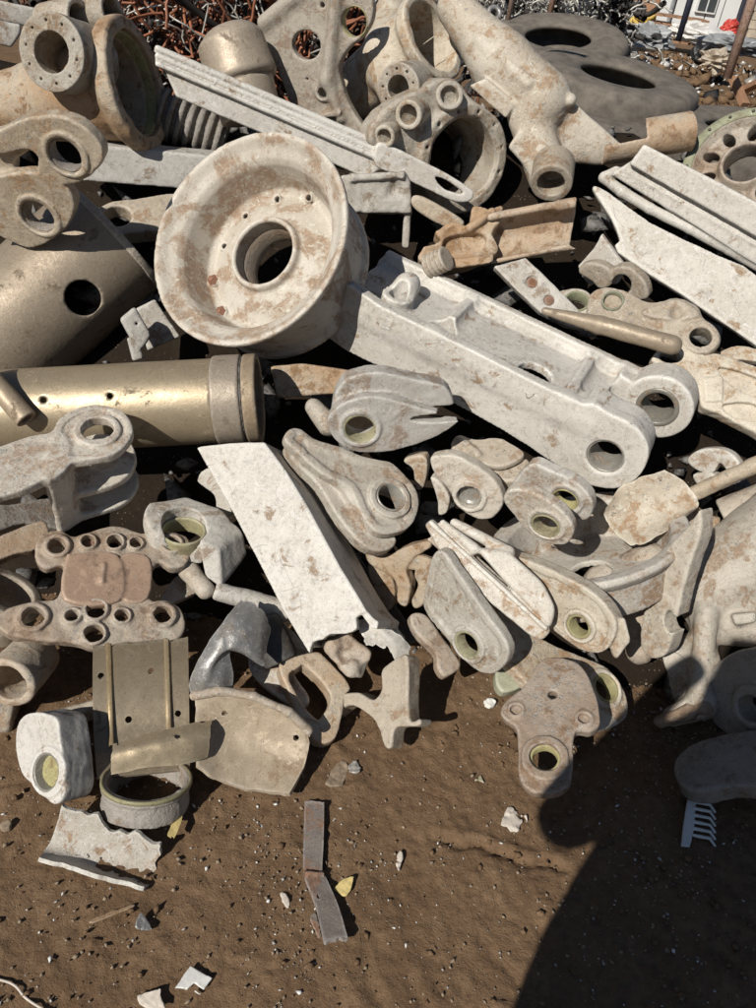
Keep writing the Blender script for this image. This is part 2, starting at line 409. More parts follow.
def plain(name, col, rough=.7, var=.25, scale=20, metallic=0., bumpd=.002):
    g = N(name); c = g.coords(); n = g.noise(c, scale, 6, .65)
    g.put(g.b.inputs['Base Color'], g.mix(g.step(n, .3, .7), tuple(x * (1 - var) for x in col), tuple(min(1, x * (1 + var)) for x in col)))
    g.b.inputs['Roughness'].default_value = rough; g.b.inputs['Metallic'].default_value = metallic
    g.put(g.b.inputs['Normal'], g.bump(n, bumpd, .6)); return g.m
MAT['rubber'] = plain('dusty_rubber', (.135, .118, .10), .85, .4, 14, bumpd=.006)
MAT['wall_white'] = plain('white_cladding', (.62, .63, .63), .6, .05, 2, bumpd=.001)
MAT['glass'] = plain('dark_window_glass', (.05, .06, .065), .12, .2, 3, bumpd=0)
MAT['pole_dark'] = plain('dark_blue_paint', (.02, .022, .04), .6, .2, 9)
MAT['white_plastic'] = plain('white_plastic', (.62, .62, .60), .5, .12, 40, bumpd=.001)
MAT['paper'] = plain('torn_pale_paper', (.52, .47, .41), .85, .18, 60, bumpd=.002)
MAT['yellow_chip'] = plain('yellow_foam', (.50, .40, .17), .85, .2, 70, bumpd=.003)
MAT['stone'] = plain('pebble', (.24, .185, .13), .9, .4, 60, bumpd=.004)
MAT['crumb'] = plain('metal_crumb', (.40, .38, .35), .45, .45, 150, metallic=.3)
MAT['copper'] = plain('brown_wire_insulation', (.27, .105, .055), .6, .5, 8)
MAT['wire_grey'] = plain('grey_wire', (.42, .41, .38), .5, .4, 8, metallic=.3)
MAT['wire_dark'] = plain('dark_wire', (.03, .027, .025), .7, .4, 8)
MAT['card'] = plain('brown_cardboard', (.30, .17, .10), .85, .3, 5)
MAT['red'] = plain('red_plastic', (.50, .06, .045), .5, .15, 8)
MAT['yellow'] = plain('yellow_plastic', (.58, .42, .12), .6, .15, 8)
MAT['tarp'] = plain('white_tarpaulin', (.60, .59, .57), .6, .15, 4, bumpd=.02)
MAT['tarp_grey'] = plain('grey_sheet', (.27, .28, .29), .5, .3, 4, bumpd=.02)
MAT['brick'] = plain('pale_block', (.42, .36, .29), .9, .25, 6)
MAT['cloth_dark'] = plain('dark_jacket', (.05, .055, .07), .9, .2, 20)
MAT['skin'] = plain('skin', (.45, .28, .2), .6, .1, 20)
MAT['black'] = plain('black_plastic', (.012, .012, .013), .5, .2, 20)
# ------------------------------------------------------------------ setting
rng = np.random.RandomState(7)
def fnoise(X, Y, seed, base, octs=5, gain=.55, lac=1.9):
    r = np.random.RandomState(seed); z = np.zeros(np.broadcast(X, Y).shape); a = 1.0; k = base; tot = 0
    for o in range(octs):
        for q in range(5):
            th = r.rand() * 6.283; ph = r.rand() * 6.283; kk = k * (.7 + .6 * r.rand())
            z += a * .45 * np.sin(kk * (math.cos(th) * X + math.sin(th) * Y) + ph + 1.3 * np.sin(.6 * kk * (math.sin(th) * X - math.cos(th) * Y) + ph * 2))
        tot += a; a *= gain; k *= lac
    return z / tot
def lines(dense, far):
    a, b, st = dense; c = list(np.arange(a, b, st)); s = st; x = c[-1]
    while x < far[1]: s = min(s * 1.22, 60); x += s; c.append(x)
    s = st; x = a
    while x > far[0]: s = min(s * 1.22, 60); x -= s; c.insert(0, x)
    return np.array(c)
gx = lines((-1.25, 1.45, .0095), (-900, 900)); gy = lines((.42, 1.75, .0095), (-300, 1600))
X, Y = np.meshgrid(gx, gy, indexing='ij')
near = np.exp(-np.maximum(0, np.hypot(X - .1, Y - 1.1) - 1.2) * 1.2)
Z = .007 * fnoise(X, Y, 3, 5, 3) * near + near * (.0026 * fnoise(X, Y, 11, 40, 4, .7) + .0048 * fnoise(X, Y, 12, 170, 3, .8))
lump = fnoise(X, Y, 21, 60, 3, .7); Z += near * .009 * np.clip(lump - .35, 0, 1)
# wheel ruts and a crack across the soil
def groove(ax_, ay_, bx_, by_, wdt, dep):
    global Z
    a = ground(ax_, ay_); b = ground(bx_, by_); e = b - a; L = np.hypot(e[0], e[1]); e = e / L
    t = (X - a[0]) * e[0] + (Y - a[1]) * e[1]; q = -(X - a[0]) * e[1] + (Y - a[1]) * e[0] + .006 * np.sin(t * 37) + .003 * np.sin(t * 90)
    f = np.clip(t / .05, 0, 1) * np.clip((L - t) / .05, 0, 1)
    Z += f * (-dep * np.exp(-(q / wdt) ** 2) + dep * .5 * np.exp(-((q - wdt * 2.2) / wdt) ** 2))
groove(425, 833, 575, 872, .009, .016); groove(440, 838, 470, 850, .007, .012)
for a in ((360, 955, 395, 1030), (395, 945, 430, 1030), (470, 925, 535, 1010), (520, 905, 560, 950), (640, 900, 760, 985), (600, 930, 720, 1020), (690, 890, 790, 950)):
    groove(*a, .010, .006)
Zb = 1.15 * np.exp(-(((X - 3.4) / 4.5) ** 2 + ((Y - 13) / 4.2) ** 2)) * .35            # low rubble rise behind the heap
Z = Z + Zb
F = np.arange(len(gx) * len(gy)).reshape(len(gx), len(gy))
F = np.stack([F[:-1, :-1], F[1:, :-1], F[1:, 1:], F[:-1, 1:]], -1).reshape(-1, 4)
g_o = link('ground', mesh_from('ground', np.stack([X, Y, Z], -1).reshape(-1, 3), F, MAT['soil'])); g_o['kind'] = 'structure'
def heap_z(X, Y, drop):
    face = (Y - PY0) * PSL - drop
    crest = 1.30 - drop + .1 * np.sin(X * 2.1) - np.maximum(0, X - .6) * .22
    back = 1.30 - drop - (Y - 3.35) * .75
    z = np.minimum(np.minimum(face, crest), back) - np.maximum(0, np.abs(X + .1) - 2.1) * .8
    return z
hx = np.arange(-4, 3.6, .05); hy = np.arange(1.1, 5.2, .05); X, Y = np.meshgrid(hx, hy, indexing='ij')
Z = np.maximum(heap_z(X, Y, .30) + .05 * fnoise(X, Y, 5, 6, 4), -.05)
F = np.arange(Z.size).reshape(Z.shape); F = np.stack([F[:-1, :-1], F[1:, :-1], F[1:, 1:], F[:-1, 1:]], -1).reshape(-1, 4)
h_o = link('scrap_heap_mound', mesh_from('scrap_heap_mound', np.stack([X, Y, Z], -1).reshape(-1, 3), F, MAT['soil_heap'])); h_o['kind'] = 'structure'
# ------------------------------------------------------------------ scrap parts: builders
def K(c, r):                                  # enlarged 189-pixel tile of the photograph -> photograph pixels
    return lambda *pts: [(189 * c + p[0] / 4, 189 * r + p[1] / 4) + tuple(p[2:]) for p in pts]
def Q(x0, y0, sc):                            # any enlarged crop -> photograph pixels
    return lambda *pts: [(x0 + p[0] / sc, y0 + p[1] / sc) + tuple(p[2:]) for p in pts]
NSEED = [0]
def S(fr):
    NSEED[0] += 1; return Solid(fr, NSEED[0])
def sub(fr, px, py, D=0, tilt=0, dz=0, pz=None):
    """a frame on another pixel, dz pixels nearer than fr's origin (or at height pz above fr's own plane)"""
    if pz is not None:
        l = fr.loc(px, py, pz); return Frame(px, py, D, tilt, P=fr.O + (fr.U * l[0] + fr.W * l[1] + fr.N * l[2]) * fr.s)
    d = ray(px, py); return Frame(px, py, D, tilt, P=CP + d * ((fr.dep - dz * fr.s) / (d @ CF)))
def child(o, fr, root):
    o.parent = root; o.matrix_local = root.matrix_world.inverted() @ fr.matrix(); return o
def thing(name, sol, mat, label, cat, h=1.6, rough=.5, rs=.09, group=None):
    o = solid_obj(name, sol, MAT[mat], None, h, rough, rs); return tag(o, label, cat, group)
def part(name, sol, mat, root, h=1.6, rough=.4, rs=.09):
    o = solid_obj(name, sol, MAT[mat], None, h, rough, rs); return child(o, sol.fr, root)
def bush(root, fr, px, py, Ro, Ri, z0, z1, mat='bush_yellow', name='bushing'):
    return ring(name, fr, px, py, Ro, Ri, z0, z1, MAT[mat], root, zt=0 if z1 > -40 else None)
def xy(pts, z): return [(p[0], p[1], z) for p in pts]
def both(pts, z0, z1): return xy(pts, z0) + xy(pts, z1)
def plate_hull(sol, pts, z0, z1, **k): return sol.hull(both(pts, z0, z1), **k)
def _rev(s, px, py, prof, k=0, cut=False):
    c = s.fr.loc(px, py, 0); P = np.array(prof, float); m = P[:, 0].max()
    def f(X, Y, Z): return sd_poly2(np.sqrt((X - c[0]) ** 2 + (Y - c[1]) ** 2), Z, P)
    s.ops.append((-1 if cut else 1, k, (c[0] - m, c[1] - m, P[:, 1].min()), (c[0] + m, c[1] + m, P[:, 1].max()), f)); return s
Solid.rev = _rev
def _eye(s, px, py, R, boss=5.5, up=2.2, dep=14):
    """a bored eye with a raised, chamfered boss round it"""
    s.cyl(px, py, R + boss, -dep + 2, up, k=1.2, zt=up, r=1.2); s.cyl(px, py, R, -90, 12, cut=True, zt=0, r=.3); s.cyl(px, py, R + 1.4, up - 1.2, up + 8, cut=True, zt=up, r=.2, k=.8); return s
Solid.eye = _eye
def _pocket(s, pts, inset=8, dep=2.4, z1=0.0, k=1.5):
    """a shallow recess following an outline, leaving a raised rim"""
    P = np.array(smooth_poly([tuple(s.fr.loc(p[0], p[1], z1)[:2]) + tuple(p[2:]) for p in pts], 4))
    def f(X, Y, Z):
        d2 = sd_poly2(X[:, :, 0], Y[:, :, 0], P)[:, :, None] + inset
        return np.maximum(d2, z1 - dep - Z)
    s.ops.append((-1, k, (*P.min(0), z1 - dep), (*P.max(0), z1 + 4), f)); return s
Solid.pocket = _pocket

def crow(P, t):
    """Catmull-Rom through control values P (n, ...) at t in 0..1"""
    n = len(P)
    if n == 2: return P[0] * (1 - t) + P[1] * t
    x = t * (n - 1); i = min(int(x), n - 2); u = x - i
    p1, p2 = P[i], P[i + 1]; p0 = P[i - 1] if i > 0 else 2 * p1 - p2; p3 = P[i + 2] if i + 2 < n else 2 * p2 - p1
    return .5 * (2 * p1 + (p2 - p0) * u + (2 * p0 - 5 * p1 + 4 * p2 - p3) * u * u + (3 * p1 - p0 - 3 * p2 + p3) * u ** 3)
def sheet(fr, rows, th=3, nu=44, nv=34, jag=(0, 0, 0, 0), holes=(), wob=.4, seed=0):
    """a bent sheet through rows of (px, py, z); thickness th px; jag = torn edge depth for first row, last row, left, right; holes (px, py, r)"""
    C = np.array([[fr.loc(*p) for p in r] for r in rows]); rg = np.random.RandomState(seed + 5)
    def jn(n):
        x = np.arange(n) / n; a = sum(np.sin(x * 6.283 * f + rg.rand() * 6.283) * w_ for f, w_ in ((1.3, .6), (2.7, .5), (4.9, .3), (7.7, .16)))
        return np.clip(.5 + .45 * a + .07 * rg.rand(n), 0, 1.2)
    jt, jb, jl, jr = jn(nu + 1), jn(nu + 1), jn(nv + 1), jn(nv + 1)
    G = np.zeros((nv + 1, nu + 1, 3))
    Lv = np.linalg.norm(C[0].mean(0) - C[-1].mean(0)) + 1e-6; Lu = np.linalg.norm(C[:, 0].mean(0) - C[:, -1].mean(0)) + 1e-6
    for j in range(nv + 1):
        for i in range(nu + 1):
            u, v = i / nu, j / nv
            a = jt[i] * jag[0] / Lv; b = 1 - jb[i] * jag[1] / Lv; v2 = a + (b - a) * v
            a = jl[j] * jag[2] / Lu; b = 1 - jr[j] * jag[3] / Lu; u2 = a + (b - a) * u
            row = np.array([crow(C[q], u2) for q in range(len(C))])
            G[j, i] = crow(row, v2)
    du = np.gradient(G, axis=1); dv = np.gradient(G, axis=0); n = np.cross(dv, du); n /= np.linalg.norm(n, axis=2, keepdims=True) + 1e-9
    if n[..., 2].mean() < 0: n = -n; flip = True
    else: flip = False
    G = G + n * (wob * fnoise(G[..., 0], G[..., 1], seed + 1, .12, 3))[..., None]
    keep = np.ones((nv, nu), bool)
    for (hx_, hy_, hr) in holes:
        best = None
        for _ in range(6):
            zc = 0 if best is None else G[best][2]
            c = fr.loc(hx_, hy_, zc); best = np.unravel_index(np.argmin(((G[..., :2] - c[:2]) ** 2).sum(-1)), G.shape[:2])
        c = fr.loc(hx_, hy_, G[best][2]); e = G[..., :2] - c[:2]; rr = np.sqrt((e ** 2).sum(-1))
        ins = rr < hr; q = ins[:-1, :-1].astype(int) + ins[1:, :-1] + ins[:-1, 1:] + ins[1:, 1:]
        keep &= q < 2
        near_ = (rr < hr * 1.45) & (rr > 1e-6)
        G[..., :2] = np.where(near_[..., None] & ((rr < hr * 1.25))[..., None], c[:2] + e / np.maximum(rr, 1e-6)[..., None] * hr, G[..., :2])
    m = (nv + 1) * (nu + 1); A = G.reshape(-1, 3); B = (G - n * th).reshape(-1, 3)
    I = np.arange(m).reshape(nv + 1, nu + 1); F = []
    for j in range(nv):
        for i in range(nu):
            if not keep[j, i]: continue
            a, b, c, d = I[j, i], I[j, i + 1], I[j + 1, i + 1], I[j + 1, i]
            F.append((d, c, b, a)); F.append((a + m, b + m, c + m, d + m))
            for (p, q, jj, ii) in ((a, b, j - 1, i), (b, c, j, i + 1), (c, d, j + 1, i), (d, a, j, i - 1)):
                if not (0 <= jj < nv and 0 <= ii < nu and keep[jj, ii]): F.append((p, q, q + m, p + m))
    F = np.array(F)
    if flip: F = F[:, ::-1]
    return np.concatenate([A, B]) * fr.s, F
def sheet_obj(name, fr, rows, mat, label=None, cat=None, root=None, **k):
    V, F = sheet(fr, rows, **k)
    me = mesh_from(name, V, F, MAT[mat]); bm = bmesh.new(); bm.from_mesh(me); bmesh.ops.recalc_face_normals(bm, faces=bm.faces[:])
    for e in bm.edges:
        if len(e.link_faces) == 2 and e.calc_face_angle(0) > .7: e.smooth = False
    bm.to_mesh(me); bm.free()
    o = link(name, me); o.matrix_world = fr.matrix()
    if root is not None: child(o, fr, root)
    else: tag(o, label, cat)
    return o
def port(root, fr, px, py, D, tilt, Ro, Ri, dep, dz=0, mat='cast', bolts=0, rb=0, name='port', holeR=1.1, floor=.75, pz=None):
    """a hollow stub with a bored mouth (and a ring of bolt holes)"""
    f = sub(fr, px, py, D, tilt, dz, pz); s = S(f)
    s.cyl(px, py, Ro, -dep, 0, r=1.5).cyl(px, py, Ri, -dep * floor, 5, cut=True, r=.5, zt=0)
    for q in range(bolts):
        a = 6.283 * q / bolts + .3; c = f.loc(px, py, 0) + np.array([math.cos(a), math.sin(a), 0]) * rb
        def fn(X, Y, Z, c=c): return np.maximum(np.sqrt((X - c[0]) ** 2 + (Y - c[1]) ** 2) - holeR, -4 - Z)
        s.ops.append((-1, 0, (c[0] - 3, c[1] - 3, -5), (c[0] + 3, c[1] + 3, 4), fn))
    return part(name, s, mat, root, h=1.1 if bolts else 1.4, rough=.35)
def bolt(root, fr, px, py, z, R=4, mat='rust_bolt', name='bolt'):
    c = fr.loc(px, py, z)
    V, F = lathe([(0, 4.2), (R * .5, 4.2), (R * .55, 3.4), (R * .55, 3), (R * .95, 3), (R, 2.4), (R, 1), (R * 1.25, .9), (R * 1.25, -1)], 6)
    V2, F2 = lathe([(0, 4.4), (R * .5, 4.3), (R * .56, 3.6), (R * .56, 1)], 14)
    V = np.concatenate([V, V2]); F = np.concatenate([F, F2 + len(V) - len(V2)])
    return link(name, mesh_from(name, (V + c * np.array([1, 1, 0]) + np.array([0, 0, z])) * fr.s, F, MAT[mat], False), root)
# ------------------------------------------------------------------ heap, upper rows
a = K(0, 0)
# big gear housing, top left
fr = Frame(139, 84, 9, 65, .05); s = S(fr)
s.tube((139, 84, 0), (139, 84, 0.001), 1)
s.ops.clear()
s.rev(139, 84, [(0, -190), (30, -190), (34, -130), (46, -60), (50, -25), (58, -18), (61, -14), (61, -2), (58, 0), (0, 0)])
s.cap((95, 40, -50), (80, 28, -60), 20, 16, k=14)
s.rev(139, 84, [(0, -105), (26, -105), (38, -60), (44, -18), (48, -14), (48, 9), (0, 9)], cut=True)
for q in range(14):
    an = q * 6.283 / 14; c = np.array([math.cos(an), math.sin(an)]) * 54.5
    s.ops.append((-1, 0, (c[0] - 3, c[1] - 3, -6), (c[0] + 3, c[1] + 3, 4), lambda X, Y, Z, c=c: np.maximum(np.sqrt((X - c[0]) ** 2 + (Y - c[1]) ** 2) - 1.5, -5 - Z)))
o = thing('gear_housing', s, 'cast_brown', 'large brown and white gear housing with a wide black bore and round bolted flange', 'housing', rough=.8, rs=.1)
bush(o, fr, 139, 84, 48.5, 45.5, -26, -6, 'bush_yellow', 'bore_liner')
port(o, fr, 51, 52, 165, 33, 36, 19, 70, 66, 'rough_flange', 10, 28, 'flange', 1.6)
port(o, fr, 81, 19, 8, 50, 19, 14, 46, 26, 'rough_flange')
port(o, fr, 113, 12, 10, 52, 17, 12.5, 40, 16, 'rough_flange')
# pale bars in the corner behind it
fr = Frame(25, 15, 0, 0, -.05); s = S(fr); plate_hull(s, a((-60, -10), (260, 55), (120, 108), (-60, 70)), -14, 0)
thing('flat_bar', s, 'white_stained', 'pale flat bar at the top left corner behind the bolted flange', 'bar')
fr = Frame(10, 34, 0, 0, -.02); s = S(fr); plate_hull(s, a((-60, 70), (85, 98), (85, 135), (45, 190), (-60, 160)), -16, 0)
thing('beam_end', s, 'white_stained', 'short white beam end at the left edge beside the bolted flange', 'beam')
# clevis with two lugs, left edge
b = Q(0, 0, 4); fr = Frame(50, 185, 225, 42, .25); s = S(fr)
s.poly(b((-40, 620), (-40, 540), (0, 518), (90, 478), (210, 462), (320, 500), (395, 570), (412, 630), (375, 690), (300, 738), (200, 735), (150, 690), (150, 630), (95, 600)), -15, 0, r=2.5)
s.poly(b((-40, 730), (0, 705), (90, 690), (190, 705), (268, 756), (298, 820), (275, 895), (205, 960), (110, 995), (0, 945), (-40, 930)), -15, 0, r=2.5)
s.poly(b((-60, 560), (60, 530), (110, 600), (60, 640), (40, 720), (-60, 730)), -24, -9, r=3, k=5)
s.eye(65, 156, 17, 6, 2.5).eye(38, 217, 18, 6, 2.5)
o = thing('double_lug', s, 'cast', 'weathered grey double lug clevis hanging over the left edge below the housing', 'lug', rough=.8)
bush(o, fr, 65, 156, 17.4, 15, -14, -1.5, 'cast_grey'); bush(o, fr, 38, 217, 18.4, 16, -14, -1.5, 'cast_grey')
# long white T bar
fr = Frame(300, 110, 0, 0, .13); s = S(fr)
s.hull([(155, 45, -16), (392, 147, -16), (155, 62, 0), (392, 163, 0), (155, 67, -1), (392, 168, -1)], r=1)
s.cap((158, 49, -11), (392, 150, -11), 3.4).cap((158, 56, -4), (392, 157, -4), 3).cap((158, 64, 1), (394, 165, 1), 2.6)
s.hull(both([(162, 64), (388, 164), (366, 178), (176, 97)], -13, -3), r=1.5, k=2)
s.poly([(378, 143), (400, 150), (440, 170), (468, 187), (474, 195), (468, 202), (450, 200), (400, 176), (376, 165)], -9, 4, r=3, k=3)
s.poly([(436, 178), (447, 180), (464, 192), (462, 195), (446, 190)], -20, 12, cut=True, r=1)
thing('long_bar', s, 'white', 'long white ribbed bar slanting down behind the upright wheel to a slotted tip', 'bar', rough=.35)
fr = Frame(438, 212, 0, 0, -.04); s = S(fr)
s.poly([(413, 196), (424, 197), (450, 211), (464, 221), (461, 229), (448, 228), (424, 216), (412, 205)], -12, 3, r=4)
thing('lug_tip', s, 'cast', 'rounded pale lug tip just below the slotted end of the long white bar', 'lug')
# white beam behind the wheel
fr = Frame(140, 160, 0, 0, -.08); s = S(fr)
s.hull([(95, 138, -26), (225, 151, -26), (95, 145, 0), (225, 157, 0), (82, 181, 0), (205, 191, 0), (82, 176, -30), (205, 186, -30)], r=1.2)
thing('square_beam', s, 'white', 'short white square beam running in behind the upright wheel from the left', 'beam', rough=.3)
# link in the shade
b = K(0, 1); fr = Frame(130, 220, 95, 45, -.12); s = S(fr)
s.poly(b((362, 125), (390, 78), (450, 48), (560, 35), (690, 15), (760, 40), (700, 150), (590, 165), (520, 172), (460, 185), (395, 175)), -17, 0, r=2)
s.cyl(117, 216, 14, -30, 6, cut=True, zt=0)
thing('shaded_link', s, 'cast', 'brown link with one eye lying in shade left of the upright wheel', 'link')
# ribbed duct
fr = Frame(200, 125, 0, 0, -.16); s = S(fr); p0 = np.array([160, 112, 0.]); p1 = np.array([226, 140, 6.])
for q in range(7):
    u, v = q / 7, (q + .55) / 7
    s.tube(tuple(p0 + (p1 - p0) * u), tuple(p0 + (p1 - p0) * v), 24); s.tube(tuple(p0 + (p1 - p0) * v), tuple(p0 + (p1 - p0) * (q + 1) / 7), 19)
thing('ribbed_duct', s, 'cast_grey', 'dark ribbed duct under the long white bar above the wheel', 'duct', rough=.3)
# rounded tank
fr = Frame(238, 70, 0, 0, .02); s = S(fr)
s.tube((229, 36, -12), (244, 84, 0), 33, 37, r=7).tube((228, 32, -14), (232, 44, -10), 26, 34, r=5).tube((243, 82, 0), (252, 120, 8), 31, r=2)
thing('rounded_tank', s, 'bronze_paint', 'rounded brown grey tank standing behind the long white bar', 'tank', rough=.5, rs=.05)
# bracket plate with an oval window
b = K(1, 0); fr = Frame(312, 55, 190, 24, .03); s = S(fr)
s.poly(b((295, 95), (340, 40), (420, -10), (600, -30), (722, -10), (735, 60), (705, 130), (640, 190), (600, 260), (608, 330), (640, 420), (730, 560), (690, 560), (560, 500), (440, 460), (400, 405), (360, 300), (305, 190)), -12, 0, r=3)
s.cap((189 + 148, -8, 2), (189 + 138, 80, 3), 5, 6, k=8); s.cap((189 + 138, 80, 3), (189 + 152, 118, 2), 6, 4, k=8)
s.cap((189 + 75, 22, -2), (189 + 110, -6, -2), 7, 5, k=8); s.cyl(189 + 133, 92, 9, -12, 4, k=4)
s.cyl(189 + 117, 45, 14, -30, 10, cut=True, zt=0, ax=(1.12, .92)); s.cyl(189 + 165, 22, 13, -30, 14, cut=True, zt=0)
s.cyl(189 + 134, 93, 5, -8, 8, cut=True, zt=2); s.cyl(189 + 133, 5, 2.4, -30, 10, cut=True, zt=0); s.cyl(189 + 118, 79, 1.4, -30, 10, cut=True, zt=0)
s.hull(both(b((520, 455), (610, 440), (605, 462), (530, 475)), -2, 8), r=1, k=2)
o = thing('window_bracket', s, 'cast', 'grey brown bracket plate with an oval window above the middle of the long white bar', 'bracket', rough=.7, rs=.05)
bush(o, fr, 189 + 165, 22, 14.2, 12.4, -10, 0, 'bush_yellow', 'yellow_rim')
# cylinder with a wide mouth, top middle
fr = Frame(434, 36, 33, 60, .06); s = S(fr)
s.rev(434, 36, [(0, -110), (32, -110), (36, -40), (38, -16), (43, -10), (43, -1), (41, 0), (0, 0)])
s.cap((385, 60, -50), (400, 98, -40), 22, 20, k=14); s.cap((395, 5, -70), (385, 60, -50), 20, 22, k=12)
s.rev(434, 36, [(0, -80), (24, -80), (30, -40), (34, -3), (36, 9), (0, 9)], cut=True)
o = thing('wide_mouth_cylinder', s, 'cast_pale', 'cast cylinder with a wide tilted mouth at the top middle of the heap', 'cylinder', rough=1.1, rs=.06)
port(o, fr, 398, 88, 190, 25, 23, 11.5, 40, 44, 'rough_flange', 9, 17, 'flange', 1.3)
# many-holed valve casting
fr = Frame(465, 160, -12, 33, -.05); s = S(fr)
s.cyl(465, 160, 51, -60, 0, r=3); s.cyl(465, 160, 44, -115, -50, r=3, zt=0)
s.poly([(371, 142), (374, 124), (393, 104), (420, 90), (440, 79), (458, 80), (470, 96), (482, 116), (470, 135), (436, 155), (428, 178), (404, 166), (384, 152)], -34, -6, r=7, k=8, zt=-6)
s.cyl(465, 160, 37.5, -110, 10, cut=True, zt=0); s.cyl(465, 160, 40, -2, 6, cut=True, zt=0)
s.cyl(484, 186, 7, -70, -30, cut=True, zt=-40)
for q in range(12):
    an = q * 6.283 / 12 + .2; c = np.array([math.cos(an), math.sin(an)]) * 45
    s.ops.append((-1, 0, (c[0] - 3, c[1] - 3, -6), (c[0] + 3, c[1] + 3, 4), lambda X, Y, Z, c=c: np.maximum(np.sqrt((X - c[0]) ** 2 + (Y - c[1]) ** 2) - 1.5, -5 - Z)))
o = thing('valve_casting', s, 'rough_flange', 'rough grey valve casting with one big bore and several round ports', 'casting', rough=.9, rs=.08)
port(o, fr, 408, 115, 200, 20, 14, 9, 44, mat='rough_flange', pz=3); port(o, fr, 450, 95, 60, 20, 14, 9, 44, mat='rough_flange', pz=2); port(o, fr, 384, 137, 220, 25, 11, 7, 36, mat='rough_flange', pz=0)
# fork casting with a tubular foot
b = K(2, 0); fr = Frame(540, 110, 0, 0, .03); s = S(fr)
s.cap((455, 8, -34), (500, 62, -14), 18, 28, k=10); s.cap((500, 62, -14), (540, 100, -4), 28, 30, k=12)
s.hull([(520, 70, -6), (545, 75, 2), (572, 98, 4), (634, 152, -8), (640, 162, -18), (600, 168, -10), (545, 160, 4), (520, 120, 4), (520, 70, -40), (640, 160, -40), (545, 160, -36)], r=5, k=8)
s.hull([(556, 108, 14), (600, 138, 5), (622, 157, 2), (598, 163, 4), (560, 160, 12), (548, 130, 16)], r=3, cut=True, k=4)
s.cap((528, 120, 4), (549, 176, 16), 19, 21, k=10); s.hull(both(b((520, 590), (570, 515), (660, 600), (660, 640), (610, 690)), 18, 26), r=3, k=4)
s.ball((570, 100, 8), 6, k=3); s.hull(both([(470, 86), (486, 78), (516, 104), (506, 118)], 12, 20), r=2, k=4); s.hull([(500, 60, 14), (530, 78, 22), (536, 84, 20), (506, 68, 12), (520, 90, 14)], r=2, k=5); s.cap((480, 40, 4), (528, 84, 22), 4, 4, k=5)
o = thing('fork_casting', s, 'cast_pale', 'long brown fork casting with a thick tubular foot below the truck tyres', 'casting', rough=.9, rs=.06)
port(o, fr, 551, 184, -95, 36, 21, 13.5, 34, 30, 'cast', 0, 0, 'foot_socket')
for (x, y, R) in ((472, 4, 7), (495, 12, 8)): port(o, fr, x, y, 60, 35, R, R * .5, 22, 4, 'silver', 0, 0, 'pipe_fitting')
# half-cut brown tube
fr = Frame(660, 135, 0, 0, .0); s = S(fr)
s.tube((600, 146, 16), (691, 131, -14), 18.5, r=.8).tube((590, 147.5, 19), (700, 129.5, -17), 14.5, cut=True)
s.hull([(585, 100, -60), (585, 150, -60), (585, 150, 90), (585, 100, 90), (646, 100, -60), (650, 138, -60), (644, 138, 90), (640, 100, 90)], cut=True, r=.5)
thing('cut_tube', s, 'cast_brown', 'brown tube with its left half cut open beside the bolted wheel hub', 'tube', rough=.4)
# wheel hub with oval holes, right edge
fr = Frame(745, 162, 105, 33, .02); s = S(fr)
s.rev(745, 162, [(20, -24), (20, -2), (22, 1), (24, -2), (27, -8), (44, -8), (48, -3), (50, 0), (57, 0), (59, -3), (58, -10), (54, -16), (54, -44), (50, -44), (44, -24)])
for q in range(10):
    an = q * 6.283 / 10 + .25; c = np.array([math.cos(an), math.sin(an)]) * 36.5; u = np.array([math.cos(an), math.sin(an)])
    def fn(X, Y, Z, c=c, u=u):
        p = (X - c[0]) * u[0] + (Y - c[1]) * u[1]; t = -(X - c[0]) * u[1] + (Y - c[1]) * u[0]
        return np.maximum((np.sqrt((p / 8.6) ** 2 + (t / 5.6) ** 2) - 1) * 5.6, np.abs(Z + 14) - 20)
    s.ops.append((-1, 0, (c[0] - 9, c[1] - 9, -34), (c[0] + 9, c[1] + 9, 6), fn))
o = thing('wheel_hub', s, 'cast_brown', 'brown wheel hub with a ring of oval holes at the right edge', 'wheel hub', rough=.3)
ring('rim_ring', fr, 745, 162, 60, 50.5, -3, 1.2, MAT['primer'], o, 56)
ring('outer_barrel', fr, 745, 162, 63, 55, -46, -9, MAT['white'], o, 56, zt=0)
for q in range(16):
    an = q * 6.283 / 16; c = fr.loc(745, 162, 1); V, F = lathe([(0, 2), (1.3, 2), (1.6, 1.4), (1.6, -1)], 6)
    link('rim_bolt', mesh_from('rim_bolt', (V + np.array([c[0] + 55 * math.cos(an), c[1] + 55 * math.sin(an), 1])) * fr.s, F, MAT['dark_metal'], False), o)
# white fairing panels
fr = Frame(690, 190, 0, 0, .04); s = S(fr)
plate_hull(s, [(644, 144), (800, 224), (800, 262), (629, 164)], -6, 12, r=2); plate_hull(s, [(634, 159), (800, 250), (800, 292), (611, 174)], -12, 3, r=2)
pts = [(604, 178), (622, 192), (650, 209), (690, 229), (730, 250), (800, 290)]
for p, q in zip(pts[:-1], pts[1:]): s.cap((*p, -6), (*q, -6), 5.5, k=2)
s.cap((605, 177, -6), (616, 171, -4), 5.5, 5, k=2); s.cap((636, 163, 7), (800, 256, 7), 2.2); s.cap((628, 172, 2), (800, 270, 2), 2)
thing('ribbed_fairing', s, 'white', 'white stepped fairing panel with a rolled lower edge at the right', 'panel', rough=.4)
b = K(3, 1); fr = Frame(680, 270, 70, 22, -.03); s = S(fr)
s.poly(b((105, -15), (170, 15), (330, 130), (480, 205), (600, 262), (800, 375), (820, 640), (700, 585), (480, 435), (203, 252), (212, 205), (180, 120), (115, 20)), -9, 0, r=1.2, n=2)
